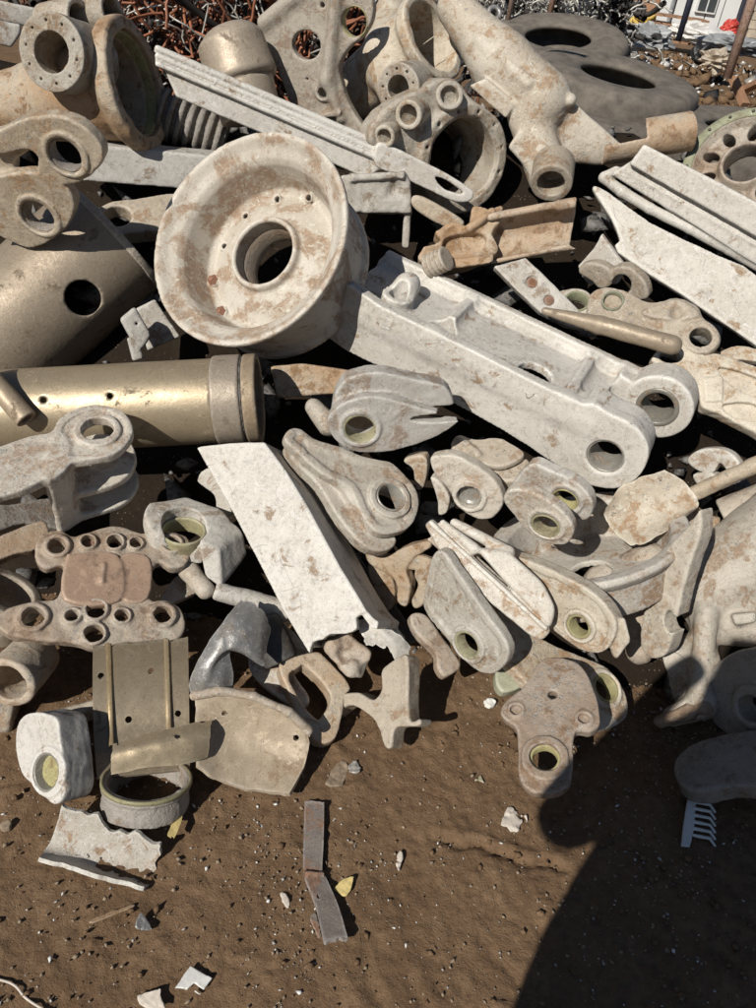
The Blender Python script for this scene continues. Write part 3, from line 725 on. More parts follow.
thing('skin_sheet', s, 'white', 'wide cream white flat panel below the stepped fairing at the right edge', 'panel', rough=.35)
# brown trough with a white rim and the broken casting beside it
b = K(2, 1); fr = Frame(535, 232, 0, 0, .03); s = S(fr)
s.tube((488, 240, 2), (584, 222, 2), 24, r=.8).tube((480, 241.5, 6), (592, 220.5, 6), 20, cut=True)
s.hull(both([(470, 190), (600, 190), (600, 290), (470, 290)], 6, 60), cut=True, r=.4)
s.cap((490, 217, 6), (584, 200, 6), 3.5, 3.2, k=2); s.cap((560, 206, 6), (584, 202, 8), 5, 4, k=3); s.cap((492, 262, 7), (584, 243, 6), 2.6, 2.4, k=2)
s.hull(both([(578, 190), (600, 190), (600, 260), (590, 236), (570, 246), (574, 225)], -60, 60), cut=True, r=.4)
thing('open_trough', s, 'cast_brown', 'brown half pipe trough with a pale rim lying below the valve casting', 'trough', rough=.6)
fr = Frame(455, 243, 80, 25, .01); s = S(fr)
s.poly([(419, 259), (424, 247, 1), (440, 240), (435, 231, 1), (452, 222), (469, 226, 1), (474, 206), (490, 208, 1), (503, 206), (499, 222, 1), (492, 234), (498, 252), (472, 262, 1), (440, 268)], -22, 0, r=2.5)
s.poly([(446, 236), (468, 230), (486, 232), (484, 246), (460, 252), (444, 248)], -9, 6, r=3, cut=True, k=3); s.cap((470, 228, 2), (492, 212, 4), 5, 4, k=3); s.hull(both([(432, 262), (494, 254), (494, 262), (446, 269)], -8, 5), r=1.5, k=2); s.ball((437, 248, 2), 5, cut=True, k=2)
thing('broken_casting', s, 'cast_brown', 'jagged brown casting fragment broken off left of the brown trough', 'casting', rough=1.2, rs=.14)
fr = Frame(447, 258, 25, 62, .05); s = S(fr)
for q in range(5): s.cyl(447, 258, 12.5, -5 * q - 3.4, -5 * q, r=1.4, zt=0).cyl(447, 258, 10.5, -5 * q - 5, -5 * q - 3, zt=0, r=.3)
thing('ribbed_roller', s, 'cast', 'small ribbed roller resting on the upper edge of the big white channel beam', 'roller', h=1.2, rough=.2)
# broken square block below the long bar
fr = Frame(380, 195, 0, 0, -.03); s = S(fr)
plate_hull(s, [(340, 176), (404, 171), (411, 182), (412, 214), (345, 213)], -30, 0, r=3); plate_hull(s, [(404, 212), (411, 212), (408, 248), (402, 248)], -20, -6, r=2, k=4)
plate_hull(s, [(352, 174), (404, 172), (404, 178), (350, 182)], -2, 5, r=2, k=3); s.ball((395, 190, 4), 9, cut=True, k=4)
thing('broken_block', s, 'grey_white', 'rough grey white broken block between the wheel and the slotted bar tip', 'block', rough=1.0, rs=.12)
# ------------------------------------------------------------------ heap, middle rows
# broad bronze drum with a round window
fr = Frame(75, 300, 0, 0, -.10); s = S(fr)
s.tube((113, 240, -45), (-45, 384, -45), 66, r=1).tube((125, 229, -45), (-60, 398, -45), 59, cut=True)
s.tube((83, 298, -30), (83, 298, 90), 17, cut=True, r=.4)
o = thing('bronze_drum', s, 'bronze_paint', 'broad bronze painted drum with one round hole at the left edge', 'drum', h=1.8, rough=.15, rs=.05)
s2 = S(fr); s2.tube((117, 236.5, -45), (111.5, 241.5, -45), 67.3, r=.8).tube((125, 229, -45), (100, 252, -45), 59, cut=True); part('end_rim', s2, 'cast', o)
# gold tube
fr = Frame(130, 398, 0, 0, .03); s = S(fr); A_ = np.array([-40, 415, -28.]); B_ = np.array([260, 398.5, 48.])
P_ = lambda t: tuple(A_ + (B_ - A_) * t)
s.tube(P_(0), P_(.86), 41.5, r=.6).tube(P_(-.1), P_(1.1), 37.5, cut=True)
for (x, y) in ((43.5, 400), (110, 396), (178.5, 391.5)): s.tube((x, y, 0), (x, y, 60), 2.7, cut=True, r=.2)
o = thing('gold_tube', s, 'gold', 'long gold coloured tube with three small holes and a grey end collar', 'tube', h=1.75, rough=.12, rs=.05)
s2 = S(fr); s2.tube(P_(.855), P_(.948), 44, r=1.6).tube(P_(.8), P_(1.1), 38, cut=True); part('end_collar', s2, 'bronze_paint', o, rough=.2)
s2 = S(fr); s2.tube(P_(.945), P_(.955), 42, r=.3).tube(P_(.9), P_(1.1), 38, cut=True); part('dark_groove', s2, 'dark_metal', o, rough=0)
s2 = S(fr); s2.tube(P_(.955), P_(1), 44, r=1.6).tube(P_(.9), P_(1.1), 38.5, cut=True); part('end_ring', s2, 'bronze_paint', o, rough=.2)
# rod with a bored end on the gold tube
fr = Frame(14, 405, 0, 0, .16); s = S(fr); s.tube((-24, 362, -14), (27, 420, 14), 10.5, 11, r=1.5).tube((22, 414, 11), (32, 426, 17), 6, cut=True)
thing('bored_rod', s, 'bronze_paint', 'grey rod with a bored end lying across the gold tube at the left edge', 'rod', h=1.2, rough=.3)
# triple-prong clevis
b = K(0, 2); fr = Frame(95, 432, 97, 46, .24); s = S(fr)
top = b((-60, 300), (0, 268), (120, 228), (200, 215), (240, 160), (330, 113), (430, 108), (510, 148), (532, 210), (500, 270), (430, 312), (262, 342), (190, 392), (100, 442), (0, 472), (-60, 490))
pr = b((200, 370), (230, 180), (330, 113), (430, 108), (510, 148), (532, 210), (500, 270), (430, 312), (280, 350))
s.poly(top, -10, 0, r=2); s.pocket(top, 8, 2)
for z in (-42, -77): s.poly(pr, z - 8, z, r=2, zt=0)
s.poly(b((175, 400), (215, 230), (265, 235), (275, 345)), -84, -1, r=3, k=5, zt=0)
s.cyl(97.5, 429, 23, -9, 1.5, k=1.5, zt=1.5).cyl(97.5, 429, 15.5, -120, 8, cut=True, zt=0)
thing('triple_clevis', s, 'cast_pale', 'pale three pronged clevis with a broken eye in front of the gold tube', 'clevis', rough=.6)
# small block bracket above the tube
b = K(0, 1); fr = Frame(135, 330, 0, 0, .0); s = S(fr)
s.hull(both(b((478, 520), (540, 470), (608, 585), (570, 640), (520, 600)), -14, 0), r=3); s.hull(both(b((505, 590), (560, 630), (575, 678), (530, 690)), -12, -3), r=2, k=3); s.cyl(136.5, 323.5, 1.6, -8, 5, cut=True, zt=0)
thing('small_block', s, 'grey_white', 'small grey white block with a pin hole standing on the gold tube', 'block')
fr = Frame(158, 318, 0, 0, -.08); s = S(fr); plate_hull(s, b((540, 480), (620, 440), (720, 590), (590, 650)), -8, 0, r=1.5)
thing('white_wedge', s, 'white_stained', 'white wedge shaped plate tucked under the left rim of the upright wheel', 'plate')
# upright wheel
fr = Frame(246, 238, 140, 41, .20); s = S(fr)
s.rev(246, 238, [(34, -80), (34, -34), (36, -32), (38.5, -33), (40.5, -41), (56, -46), (72, -54), (79, -50), (87, -17), (91, -11), (99, -6), (105, 0), (108, 2), (111.5, 1), (112, -4), (108, -9), (99, -14), (97, -22), (96, -70), (99, -76), (99, -84), (94, -86), (88, -82), (80, -70), (60, -70), (42, -80)])
zq = Q(140, 120, 3.436)
for p in zq((470, 270), (578, 265), (362, 330), (288, 432)):
    s.cyl(p[0], p[1], 5.6, -53, -46.5, k=2, zt=-48); s.cyl(p[0], p[1], 3.1, -70, -30, cut=True, zt=-47)
s.cyl(*zq((270, 604))[0], 1.2, -70, -30, cut=True, zt=-48)
for p in zq((250, 550), (277, 658)): s.cyl(p[0], p[1], 6.5, -53, -48, k=2, zt=-48)
o = thing('aircraft_wheel', s, 'wheel', 'big upright cream painted wheel rim with an open hub in the middle of the heap', 'wheel', h=1.85, rough=.35, rs=.05)
for p in zq((250, 550), (277, 658)): bolt(o, fr, p[0], p[1], -48, 5)
ring('hub_liner', fr, *[246, 238], 34.6, 33, -78, -50, MAT['cast_brown'], o, 56, zt=0)
# white channel beam
fr = Frame(490, 385, 232, 33, .10); s = S(fr); WD = 112
ft = [(340, 284), (378, 305), (425, 328), (473, 351), (520, 375), (570, 399), (613, 416), (636, 428), (648, 450), (640, 474), (620, 487), (600, 487), (575, 477), (500, 429), (412, 382), (325, 336)]
s.poly(ft, -13, 0, r=1.6, n=3)
s.poly([(585, 404), (613, 416), (636, 428), (648, 450), (640, 474), (620, 487), (600, 487), (578, 478), (560, 440)], -38, 0, r=2, k=3)
A0 = fr.loc(378, 305, 0)[:2]; A1 = fr.loc(570, 399, 0)[:2]; ax = nz(A1 - A0); qn = np.array([-ax[1], ax[0]])     # along the beam, up across it
def bpt(t, v): return A0 + ax * t + qn * v          # beam coordinates -> frame plane
LB = float((A1 - A0) @ ax)
def poly_bv(pts, z0, z1, r=1.5, k=0, cut=False):
    P = np.array([bpt(*p) for p in pts]); zc, zh = (z0 + z1) / 2, (z1 - z0) / 2
    def f(X, Y, Z):
        d2 = sd_poly2(X[:, :, 0], Y[:, :, 0], P)[:, :, None] + r; dz = np.abs(Z - zc) - zh + r
        return np.minimum(np.maximum(d2, dz), 0) + np.sqrt(np.maximum(d2, 0) ** 2 + np.maximum(dz, 0) ** 2) - r
    s.ops.append((-1 if cut else 1, k, (*P.min(0), z0), (*P.max(0), z1), f))
poly_bv([(-48, -2), (LB + 66, -2), (LB + 66, -50), (-48, -50)], -WD - 12, -WD, 1.6)                 # far wall
poly_bv([(-50, -15), (LB + 28, -15), (LB + 28, -24), (-50, -24)], -WD - 2, -4, 1.5, k=16)             # pan
for t in (LB * .30, LB * .98): poly_bv([(t - 4, -5), (t + 4, -5), (t + 5, -24), (t - 5, -24)], -WD, -4, 1.2, k=14)
poly_bv([(LB + 30, -2), (LB + 66, -6), (LB + 66, -44), (LB + 30, -30)], -WD - 10, -WD + 22, 3, k=8)
def on_pan(px, py, v):
    z = -50.
    for _ in range(20):
        p = fr.loc(px, py, z); q = fr.loc(px, py, z - 1); c = float((p[:2] - A0) @ qn) - v; d = float((q[:2] - p[:2]) @ qn)
        z += -c / d * -1 if abs(d) > 1e-6 else 0
        z = max(-WD, min(0, z))
    return fr.loc(px, py, z)
def axis_cyl(c, R, v0, v1, cut=False, k=0, e=1.0):
    """cylinder whose axis stands across the pan"""
    ct = float((c[:2] - A0) @ ax)
    def f(X, Y, Z):
        t = (X - A0[0]) * ax[0] + (Y - A0[1]) * ax[1] - ct; v = (X - A0[0]) * qn[0] + (Y - A0[1]) * qn[1]
        return np.maximum(np.sqrt(t * t + ((Z - c[2]) / e) ** 2) - R, np.abs(v - (v0 + v1) / 2) - abs(v1 - v0) / 2)
    b0 = A0 + ax * ct + qn * min(v0, v1); b1 = A0 + ax * ct + qn * max(v0, v1); m = R * max(1, e)
    lo = np.minimum(b0, b1) - m; hi = np.maximum(b0, b1) + m
    s.ops.append((-1 if cut else 1, k, (*lo, c[2] - m), (*hi, c[2] + m), f))
c0 = on_pan(398, 296, -6)
axis_cyl(c0, 17, -22, -4, k=6)
c2 = c0.copy(); c2[:2] += qn * 4; c2[2] -= 20
s.ops.append((1, 8, tuple(c2 - 24), tuple(c2 + 24), lambda X, Y, Z: np.sqrt((X - c2[0]) ** 2 + (Y - c2[1]) ** 2 + ((Z - c2[2]) / 1.3) ** 2) - 14))
axis_cyl(c0, 9.5, -60, 20, cut=True)
for (x, y, R) in ((441, 330, 16), (535, 373, 18)): axis_cyl(on_pan(x, y, -15), R, -70, 20, cut=True)
s.cyl(657, 408, 36, -WD - 12, -WD + 24, r=2.5, k=3)
s.cyl(657, 408, 19, -WD - 40, -WD + 60, cut=True, zt=-WD + 24); s.cyl(605, 457, 18.5, -80, 10, cut=True, zt=0)
o = thing('channel_beam', s, 'white', 'big white channel beam with two eyes at its lower right end', 'beam', h=1.9, rough=.3)
bush(o, fr, 605, 457, 18.8, 16.3, -34, -1.5, 'bush_grey'); c = fr.loc(657, 408, -WD + 24)
bush(o, fr, 657, 408, 22, 16.8, -WD - 8, -WD + 25.5, 'bush_grey')
# eye lug with a split tail
b = Q(240, 240, 2.908); fr = Frame(358, 430, 268, 30, .12); s = S(fr)
s.poly(b((252, 540), (262, 505), (300, 475), (380, 455), (460, 470), (520, 488), (560, 500), (640, 512), (625, 540), (560, 578), (450, 612), (350, 618), (285, 590)), -12, 0, r=2.5)
s.poly(b((268, 490), (285, 430), (320, 400), (400, 385), (500, 405), (595, 428), (622, 485), (590, 505), (500, 490), (400, 470), (320, 480)), -34, -14, r=3, k=3, zt=-14)
s.poly(b((262, 520), (300, 470), (420, 455), (480, 480), (470, 560), (300, 590)), -30, -4, r=4, k=3)
s.poly(b((495, 524), (540, 508), (660, 500), (670, 520), (560, 532)), -60, 10, r=1, cut=True, zt=0)
s.eye(360, 429, 16)
o = thing('split_lug', s, 'white_stained', 'stained white eye lug with a split tail under the channel beam', 'lug', rough=.7); bush(o, fr, 360, 429, 18.5, 14.5, -16, 1.2)
# large eye lug below it
b = K(1, 2); fr = Frame(380, 490, 50, 34, .08); s = S(fr)
ol = b((385, 245), (400, 205), (445, 200), (510, 245), (600, 270), (690, 308), (760, 325), (820, 342), (900, 430), (922, 505), (890, 588), (815, 622), (745, 612), (690, 540), (640, 440), (530, 380), (430, 290))
s.poly(ol, -12, 0, r=2.5); s.pocket(ol, 9, 2.6); s.poly(b((390, 260), (460, 240), (560, 330), (660, 430), (750, 560), (830, 640), (790, 690), (700, 670), (600, 560), (520, 430), (420, 330)), -30, -14, r=3, zt=-14)
s.poly(b((500, 300), (700, 320), (850, 420), (880, 520), (800, 600), (700, 560), (600, 420)), -26, -4, r=3, k=4)
s.cyl(391, 497, 22.5, -14, 2.5, k=1, zt=2.5); s.cyl(391, 497, 15.5, -60, 8, cut=True, zt=2)
s.cap((189 + 125, 407, -16), (189 + 140, 425, -14), 9, 12, k=4)
o = thing('large_eye_lug', s, 'cast_pale', 'large brown flecked eye lug with a long stem below the split lug', 'lug', rough=.7); bush(o, fr, 391, 497, 16, 13.6, -20, 1.5, 'bush_grey')
# brown bar in the gap
fr = Frame(315, 380, 0, 0, -.02); s = S(fr); plate_hull(s, [(270, 366), (300, 363), (360, 372), (362, 392), (330, 392), (278, 398)], -16, 0, r=1.5)
thing('brown_bar', s, 'cast_brown', 'scratched brown bar in the gap between the gold tube and the split lug', 'bar')
# lug with second prong behind, centre
b = K(2, 2); fr = Frame(466, 492, 240, 30, .05); s = S(fr)
s.poly(b((205, 330), (225, 312), (300, 310), (370, 340), (460, 405), (502, 490), (465, 555), (400, 565), (320, 520), (275, 440), (230, 390)), -16, 0, r=3.5)
s.poly(b((210, 400), (250, 420), (285, 480), (275, 540), (240, 550), (238, 500), (225, 450)), -26, -12, r=3)
s.cyl(469, 497, 18, -18, 3, k=1, zt=3).cyl(469, 497, 12.5, -60, 8, cut=True, zt=1)
o = thing('round_lug', s, 'cast_pale', 'rounded brown grey lug with a filled eye below the split lug tail', 'lug', rough=.6)
s2 = S(fr); s2.cyl(469, 497, 12.7, -12, -5, r=1, zt=0).cyl(469, 497, 9, -7, 4, cut=True, zt=0); part('eye_plug', s2, 'bush_grey', o)
fr = Frame(420, 470, 240, 30, -.0); s = S(fr); s.poly(b((100, 330), (180, 310), (198, 360), (180, 440), (150, 445), (140, 370)), -14, 0, r=3)
thing('curved_prong', s, 'cast_pale', 'small curved prong in the dark gap right of the large eye lug', 'prong')
# shell over a stub
fr = Frame(490, 450, 92, 42, .03); s = S(fr)
s.poly(b((290, 268), (320, 228), (395, 245), (470, 238), (530, 260), (585, 300), (545, 335), (480, 352), (400, 335), (330, 300)), -7, 0, r=2)
s.cap((378 + 82, 440, 0), (378 + 100, 455, 1), 5, 4, k=3); s.cyl(378 + 127, 450, 1.6, -20, 5, cut=True, zt=0)
s.poly(b((420, 340), (500, 345), (590, 315), (600, 350), (560, 400), (480, 400)), -40, -10, r=4, k=3, zt=-8)
thing('shell_cap', s, 'cast', 'olive brown shell cap with a raised left lip under the channel beam', 'cap', rough=.6)
# twin thin lugs
m = Q(400, 400, 3.024)
fr = Frame(545, 525, 243, 47, .17); s = S(fr); s.poly(m((312, 300), (345, 270), (420, 290), (498, 345), (526, 398), (500, 438), (440, 432), (385, 400), (345, 350)), -13, 0, r=2.5); s.eye(545.5, 526, 14.5)
o = thing('thin_lug', s, 'cast_pale', 'lower of two thin yellow bushed lugs side by side below the channel beam', 'lug'); bush(o, fr, 545.5, 526, 15, 12.6, -13, .8)
fr = Frame(563, 500, 243, 45, .11); s = S(fr); s.poly(m((330, 275), (390, 198), (450, 212), (540, 258), (582, 312), (566, 362), (505, 355), (440, 330), (370, 300)), -14, 0, r=2.5); s.eye(565, 500, 13.5)
o = thing('thin_lug', s, 'white_stained', 'upper of two thin yellow bushed lugs side by side below the channel beam', 'lug'); bush(o, fr, 565, 500, 14, 11.8, -13, .8)
# dish ring
fr = Frame(585, 531, 99, 63, .0); s = S(fr)
s.rev(585, 536, [(74, -40), (78, -12), (80, -2), (84, 1), (96, 2), (98, -3), (93, -10), (88, -14), (86, -44), (78, -46), (20, -46), (20, -40)])
thing('dish_rim', s, 'white_stained', 'stained wheel dish lying on its back below the thin lugs', 'wheel', h=1.9, rough=.4)
# long forked link: two white blades and a brown web
fr = Frame(490, 580, 0, 0, .16); s = S(fr)
s.hull([(*p, 6) for p in m((75, 378), (98, 358), (435, 665), (458, 700), (432, 727), (405, 722), (160, 520))] + [(*p, -8) for p in m((75, 378), (98, 358), (435, 665), (458, 700), (432, 727), (405, 722), (160, 520))], r=3)
s.cap((*m((95, 372))[0], 8), (*m((440, 690))[0], 8), 2.6, 2.4, k=2)
s.hull([(*p, z) for z in (-4, 10) for p in m((225, 445), (330, 458), (440, 560), (472, 635), (455, 690), (425, 640), (300, 530), (250, 480))], r=4, k=2)
s.cap((*m((130, 372))[0], 4), (*m((225, 450))[0], 6), 3.5, 6, k=3); s.cap((*m((165, 372))[0], -4), (*m((330, 460))[0], 0), 5, 6, k=4)
s.hull(both(m((80, 420), (150, 395), (420, 640), (400, 700)), -18, -6), r=2, k=3)
thing('forked_link', s, 'white_stained', 'long white forked link of two blades slanting down right in the heap centre', 'link', rough=.5)
# lug below the fork
b = K(2, 3); fr = Frame(455, 630, 213, 46, .09); s = S(fr)
s.poly(b((182, 165), (190, 80), (215, -40), (260, -60), (330, 40), (430, 185), (512, 300), (514, 378), (455, 428), (380, 405), (300, 320), (250, 262)), -13, 0, r=2); s.pocket(b((182, 165), (190, 80), (215, -40), (260, -60), (330, 40), (430, 185), (512, 300), (514, 378), (455, 428), (380, 405), (300, 320), (250, 262)), 9, 2.2); s.cyl(467, 645, 20, -16, 1.5, k=1, zt=1.5); s.cyl(467, 645, 15.5, -40, 8, cut=True, zt=0)
o = thing('pale_lug', s, 'grey_white', 'pale grey white lug with a yellow eye at the foot of the heap', 'lug'); bush(o, fr, 467, 645, 16, 12.6, -14, .4)
fr = Frame(508, 660, 60, 30, -.02); s = S(fr); s.poly(b((470, 420), (530, 330), (620, 380), (600, 460), (500, 500)), -14, 0, r=2); thing('green_wedge', s, 'primer', 'dull green wedge at the ground between the pale lug and the tee bracket', 'wedge')
# eye lug with broken tip, and the long strap with a yellow eye
i_ = Q(496, 480, 2.908)
fr = Frame(570, 615, 217, 36, .17); s = S(fr); s.poly(i_((-20, 230), (60, 225), (200, 282), (290, 335), (342, 400), (345, 455), (310, 502), (240, 492), (150, 425), (60, 335), (0, 280)), -18, 0, r=3); s.pocket(i_((-20, 230), (60, 225), (200, 282), (290, 335), (342, 400), (345, 455), (310, 502), (240, 492), (150, 425), (60, 335), (0, 280)), 8, 2.4); s.eye(578, 627, 12.5)
s.hull(both(i_((330, 400), (375, 400), (392, 470), (350, 525), (330, 500)), -20, -6), r=3, k=2)
o = thing('worn_lug', s, 'cast_pale', 'worn pinkish lug with a yellow eye and torn white tip right of the forked link', 'lug', rough=.7); bush(o, fr, 578, 627, 13, 10.2, -17, -.5)
fr = Frame(590, 680, 25, 42, -.04); s = S(fr); s.poly(i_((-60, 400), (-10, 360), (150, 470), (260, 515), (330, 550), (378, 620), (385, 680), (350, 715), (290, 722), (200, 680), (60, 560)), -15, 0, r=3); s.eye(606, 688, 15)
o = thing('strap_lug', s, 'cast_pale', 'long strap lug with a bright yellow eye right of the tee bracket', 'lug'); bush(o, fr, 606, 688, 15.4, 12.2, -15, .6)
# tee bracket on the ground
fr = Frame(550, 725, 88, 28, .115); s = S(fr)
s.poly([(500, 709), (508, 698), (525, 685), (537, 664), (549, 657), (572, 660), (586, 672), (597, 698), (600, 722), (590, 731), (577, 730), (573, 740), (573, 768), (568, 785), (552, 793), (530, 790), (519, 775), (518, 745), (516, 727), (504, 718)], -13, 0, r=3)
s.cyl(545, 757, 23, -13, 4, k=2); s.cyl(516, 709, 9, -10, 2, k=3); s.cyl(584, 718, 9, -10, 2, k=3)
s.cyl(545, 757, 14.5, -40, 8, cut=True, zt=2); s.cyl(552.5, 694, 4.4, -40, 8, cut=True, zt=0)
for p in ((516, 709), (584, 718)): s.cyl(*p, 5.5, -3, 8, cut=True, zt=2)
o = thing('tee_bracket', s, 'tee', 'grey brown tee shaped bracket with one large eye lying on the soil', 'bracket', rough=.8); bush(o, fr, 545, 757, 15, 12, -12, -2, 'bush_yellow')
# curved shell with a cut rim, right
b = K(3, 2); fr = Frame(650, 508, 0, 0, .05)
sheet_obj('cut_shell', fr, [[(*b((150, 530))[0], -10), (*b((230, 420))[0], -2), (*b((390, 365))[0], -6)], [(*b((150, 560))[0], 2), (*b((280, 500))[0], 16), (*b((480, 420))[0], 10)], [(*b((190, 620))[0], 8), (*b((320, 580))[0], 18), (*b((528, 500))[0], 12)], [(*b((255, 672))[0], 6), (*b((340, 655))[0], 8), (*b((505, 535))[0], 4)]], 'cast_pale', 'cream curved shell with a rough cut rim right of the thin lugs', 'shell', th=6, jag=(1, 2, 1, 1), holes=((660, 478, 2.5), (613, 514, 2)))
# upright lug arm
b = K(3, 3); fr = Frame(665, 590, 200, 40, .13); s = S(fr)
s.poly(i_((418, 480), (428, 385), (468, 265), (492, 205), (560, 130), (590, 88), (594, 150), (566, 235), (535, 350), (512, 450), (492, 508), (450, 518)), -22, 0, r=4); s.cyl(670, 622, 10, -50, 8, cut=True, zt=0, ax=(.75, 1.2))
thing('upright_link', s, 'cast_pale', 'upright pale lug arm leaning against the mottled cylinder at the right', 'link', rough=.7)
# mottled cylinder housing, right edge
fr = Frame(715, 600, 0, 0, .0); s = S(fr)
s.cap((712, 585, -36), (820, 505, -36), 44, 48); s.tube((690, 618, -30), (770, 622, -30), 26, r=6, k=10); s.tube((668, 672, -34), (722, 664, -34), 36, r=3, k=4); s.cap((707, 612, 0), (700, 694, 4), 11, 11, k=8)
s.cap((672, 716, 0), (705, 704, 4), 10, 14, k=6); s.hull(both([(730, 614), (756, 612), (756, 622), (735, 626)], -20, 10), r=3, k=4); s.ball((688, 712, 14), 8, cut=True, k=4)
s.tube((668, 672, -10), (660, 673, 20), 22, cut=True)
o = thing('mottled_housing', s, 'cast_pale', 'mottled cream cylinder housing with a leg at the right edge', 'housing', rough=1.0, rs=.08)
s2 = S(fr); s2.cap((660, 722, 8), (690, 712, 10), 6, 9); s2.ball((704, 706, 10), 10, k=6); part('stained_foot', s2, 'brown_wood', o, rough=1.4, rs=.2)
# lugs in the photographer's shadow
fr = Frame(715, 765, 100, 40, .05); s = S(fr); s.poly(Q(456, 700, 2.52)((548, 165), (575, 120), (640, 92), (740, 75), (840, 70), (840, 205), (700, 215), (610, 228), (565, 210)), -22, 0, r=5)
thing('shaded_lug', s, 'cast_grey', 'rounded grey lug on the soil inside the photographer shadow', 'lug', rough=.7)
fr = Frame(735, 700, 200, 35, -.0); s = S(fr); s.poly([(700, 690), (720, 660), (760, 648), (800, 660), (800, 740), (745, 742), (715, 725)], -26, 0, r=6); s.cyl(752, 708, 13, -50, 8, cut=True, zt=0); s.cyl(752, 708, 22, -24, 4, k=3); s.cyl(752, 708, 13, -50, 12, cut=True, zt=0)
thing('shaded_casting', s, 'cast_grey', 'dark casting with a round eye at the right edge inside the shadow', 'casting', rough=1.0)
# ------------------------------------------------------------------ between the channel beam and the flat panel
b = K(2, 1); fr = Frame(535, 285, 60, 20, .0); s = S(fr); s.poly(b((462, 308, 1), (590, 274, 1), (800, 480), (820, 560), (650, 492)), -12, 0, r=1.5, n=2)
s.cyl(378 + 154.5, 189 + 93, 6.2, -3, 6, cut=True, zt=0); s.cyl(378 + 171.5, 189 + 111, 5.6, -3, 6, cut=True, zt=0)
o = thing('drilled_bar', s, 'grey_white', 'flat pale bar with two filled holes above the channel beam', 'bar')
for p in ((154.5, 93), (171.5, 111)): s2 = S(fr); s2.cyl(378 + p[0], 189 + p[1], 5.2, -4, -1, r=1, zt=0); part('hole_plug', s2, 'rust', o, h=1)
b = K(3, 1); fr = Frame(640, 310, 80, 30, .02); s = S(fr)
s.poly(b((78, 470), (95, 415), (150, 392), (230, 400), (330, 448), (440, 432), (520, 466), (545, 515), (600, 560), (614, 612), (575, 655), (480, 640), (300, 575), (160, 532), (85, 512)), -14, 0, r=4)
s.poly(b((310, 480), (450, 440), (530, 500), (440, 520), (330, 510)), -2, 5, r=3, k=4); s.cyl(567 + 134, 189 + 148, 17, -16, 3, k=4, zt=3)
s.cyl(567 + 46, 189 + 111, 11, -6, 8, cut=True, zt=0); s.cyl(567 + 134, 189 + 148, 11, -50, 10, cut=True, zt=3); s.ball((567 + 32, 189 + 130, 3), 5, cut=True, k=2); s.ball((567 + 110, 189 + 122, 7), 8, cut=True, k=4)
o = thing('lumpy_casting', s, 'cast', 'lumpy brown casting with a green eye below the flat white panel', 'casting', rough=1.1, rs=.11); bush(o, fr, 567 + 46, 189 + 111, 11.2, 9, -7, .2, 'primer', 'green_bushing')
fr = Frame(620, 285, 230, 30, -.04); s = S(fr); s.poly(b((45, 335), (65, 302), (120, 298), (170, 325), (178, 380), (130, 400), (100, 370)), -12, 0, r=3)
s.poly(b((175, 360), (190, 315), (250, 315), (310, 370), (322, 435), (270, 440), (200, 400)), -14, 0, r=3, k=3); s.cyl(567 + 54, 189 + 96, 10, -40, 6, cut=True, zt=0)
thing('arched_lug', s, 'cast', 'pair of small arched brown lugs just under the flat panel corner', 'lug', rough=.8)
fr = Frame(578, 302, 80, 40, -.05); s = S(fr); s.cyl(567 + 10, 189 + 112, 17, -16, 0, r=2).cyl(567 + 10, 189 + 112, 11.5, -40, 6, cut=True, zt=0); s.poly(b((-60, 430), (0, 400), (80, 420), (90, 500), (0, 520)), -14, -2, r=2, k=2); s.cyl(567 + 10, 189 + 112, 11.5, -40, 6, cut=True, zt=0)
o = thing('green_ring_lug', s, 'cast_pale', 'pale lug with a green ring half hidden behind the drilled bar', 'lug'); bush(o, fr, 567 + 10, 189 + 112, 13, 10.4, -12, .8, 'primer', 'green_bushing')
fr = Frame(610, 330, 0, 0, .06); s = S(fr); s.cap((545, 311, -6), (600, 325, 0), 4, 9, k=2); s.cap((600, 325, 0), (672, 345, 6), 9, 9.5, k=2)
thing('tapered_rod', s, 'bronze_paint', 'tapered grey brown rod lying along the upper edge of the channel beam', 'rod', rough=.4)
fr = Frame(690, 375, 60, 25, .03); s = S(fr); f_ = Q(496, 240, 2.908)
s.poly(f_((452, 345), (480, 312), (540, 300), (600, 330), (650, 328), (760, 365), (860, 420), (860, 600), (756, 560), (650, 505), (600, 485), (585, 440), (530, 385), (475, 368)), -18, 0, r=4)
s.poly(f_((600, 400, 1), (660, 395, 1), (660, 470, 1), (610, 470, 1)), -2, 2.5, r=.8, k=.8, n=1); s.poly(f_((655, 360), (780, 400), (780, 455), (680, 410)), -6, 6, r=1, cut=True, k=1); s.cyl(496 + 175, 240 + 116, 9, -50, 8, cut=True, zt=0, ax=(1.2, .7)); s.poly(f_((670, 470), (760, 470), (780, 520), (700, 510)), -6, 6, r=1, cut=True, k=1)
thing('pocketed_arm', s, 'cast_pale', 'broad stained arm with shallow pockets right of the channel beam eyes', 'arm', rough=.9)
fr = Frame(735, 345, 70, 30, -.02); s = S(fr); s.poly(b((600, 660), (680, 625), (790, 650), (800, 690), (700, 680), (610, 680)), -10, 0, r=2); thing('twisted_strip', s, 'cast_pale', 'twisted pale strip under the lower right corner of the flat panel', 'strip')
fr = Frame(600, 262, 200, 20, -.07); s = S(fr); s.poly(b((40, 310, 1), (105, 240), (135, 182, 1), (225, 300, 1), (200, 380), (80, 380)), -8, 0, r=1.5, n=2); thing('pale_shard', s, 'white_stained', 'pale pointed shard left of the flat panel corner', 'shard')
b = K(3, 2); fr = Frame(730, 490, 0, 0, .02); s = S(fr); s.cap((567 + 126, 378 + 114, -2), (567 + 200, 378 + 82, 4), 6, 9, k=2); s.cap((567 + 130, 378 + 118, -2), (567 + 215, 378 + 76, -6), 4, 8, k=2)
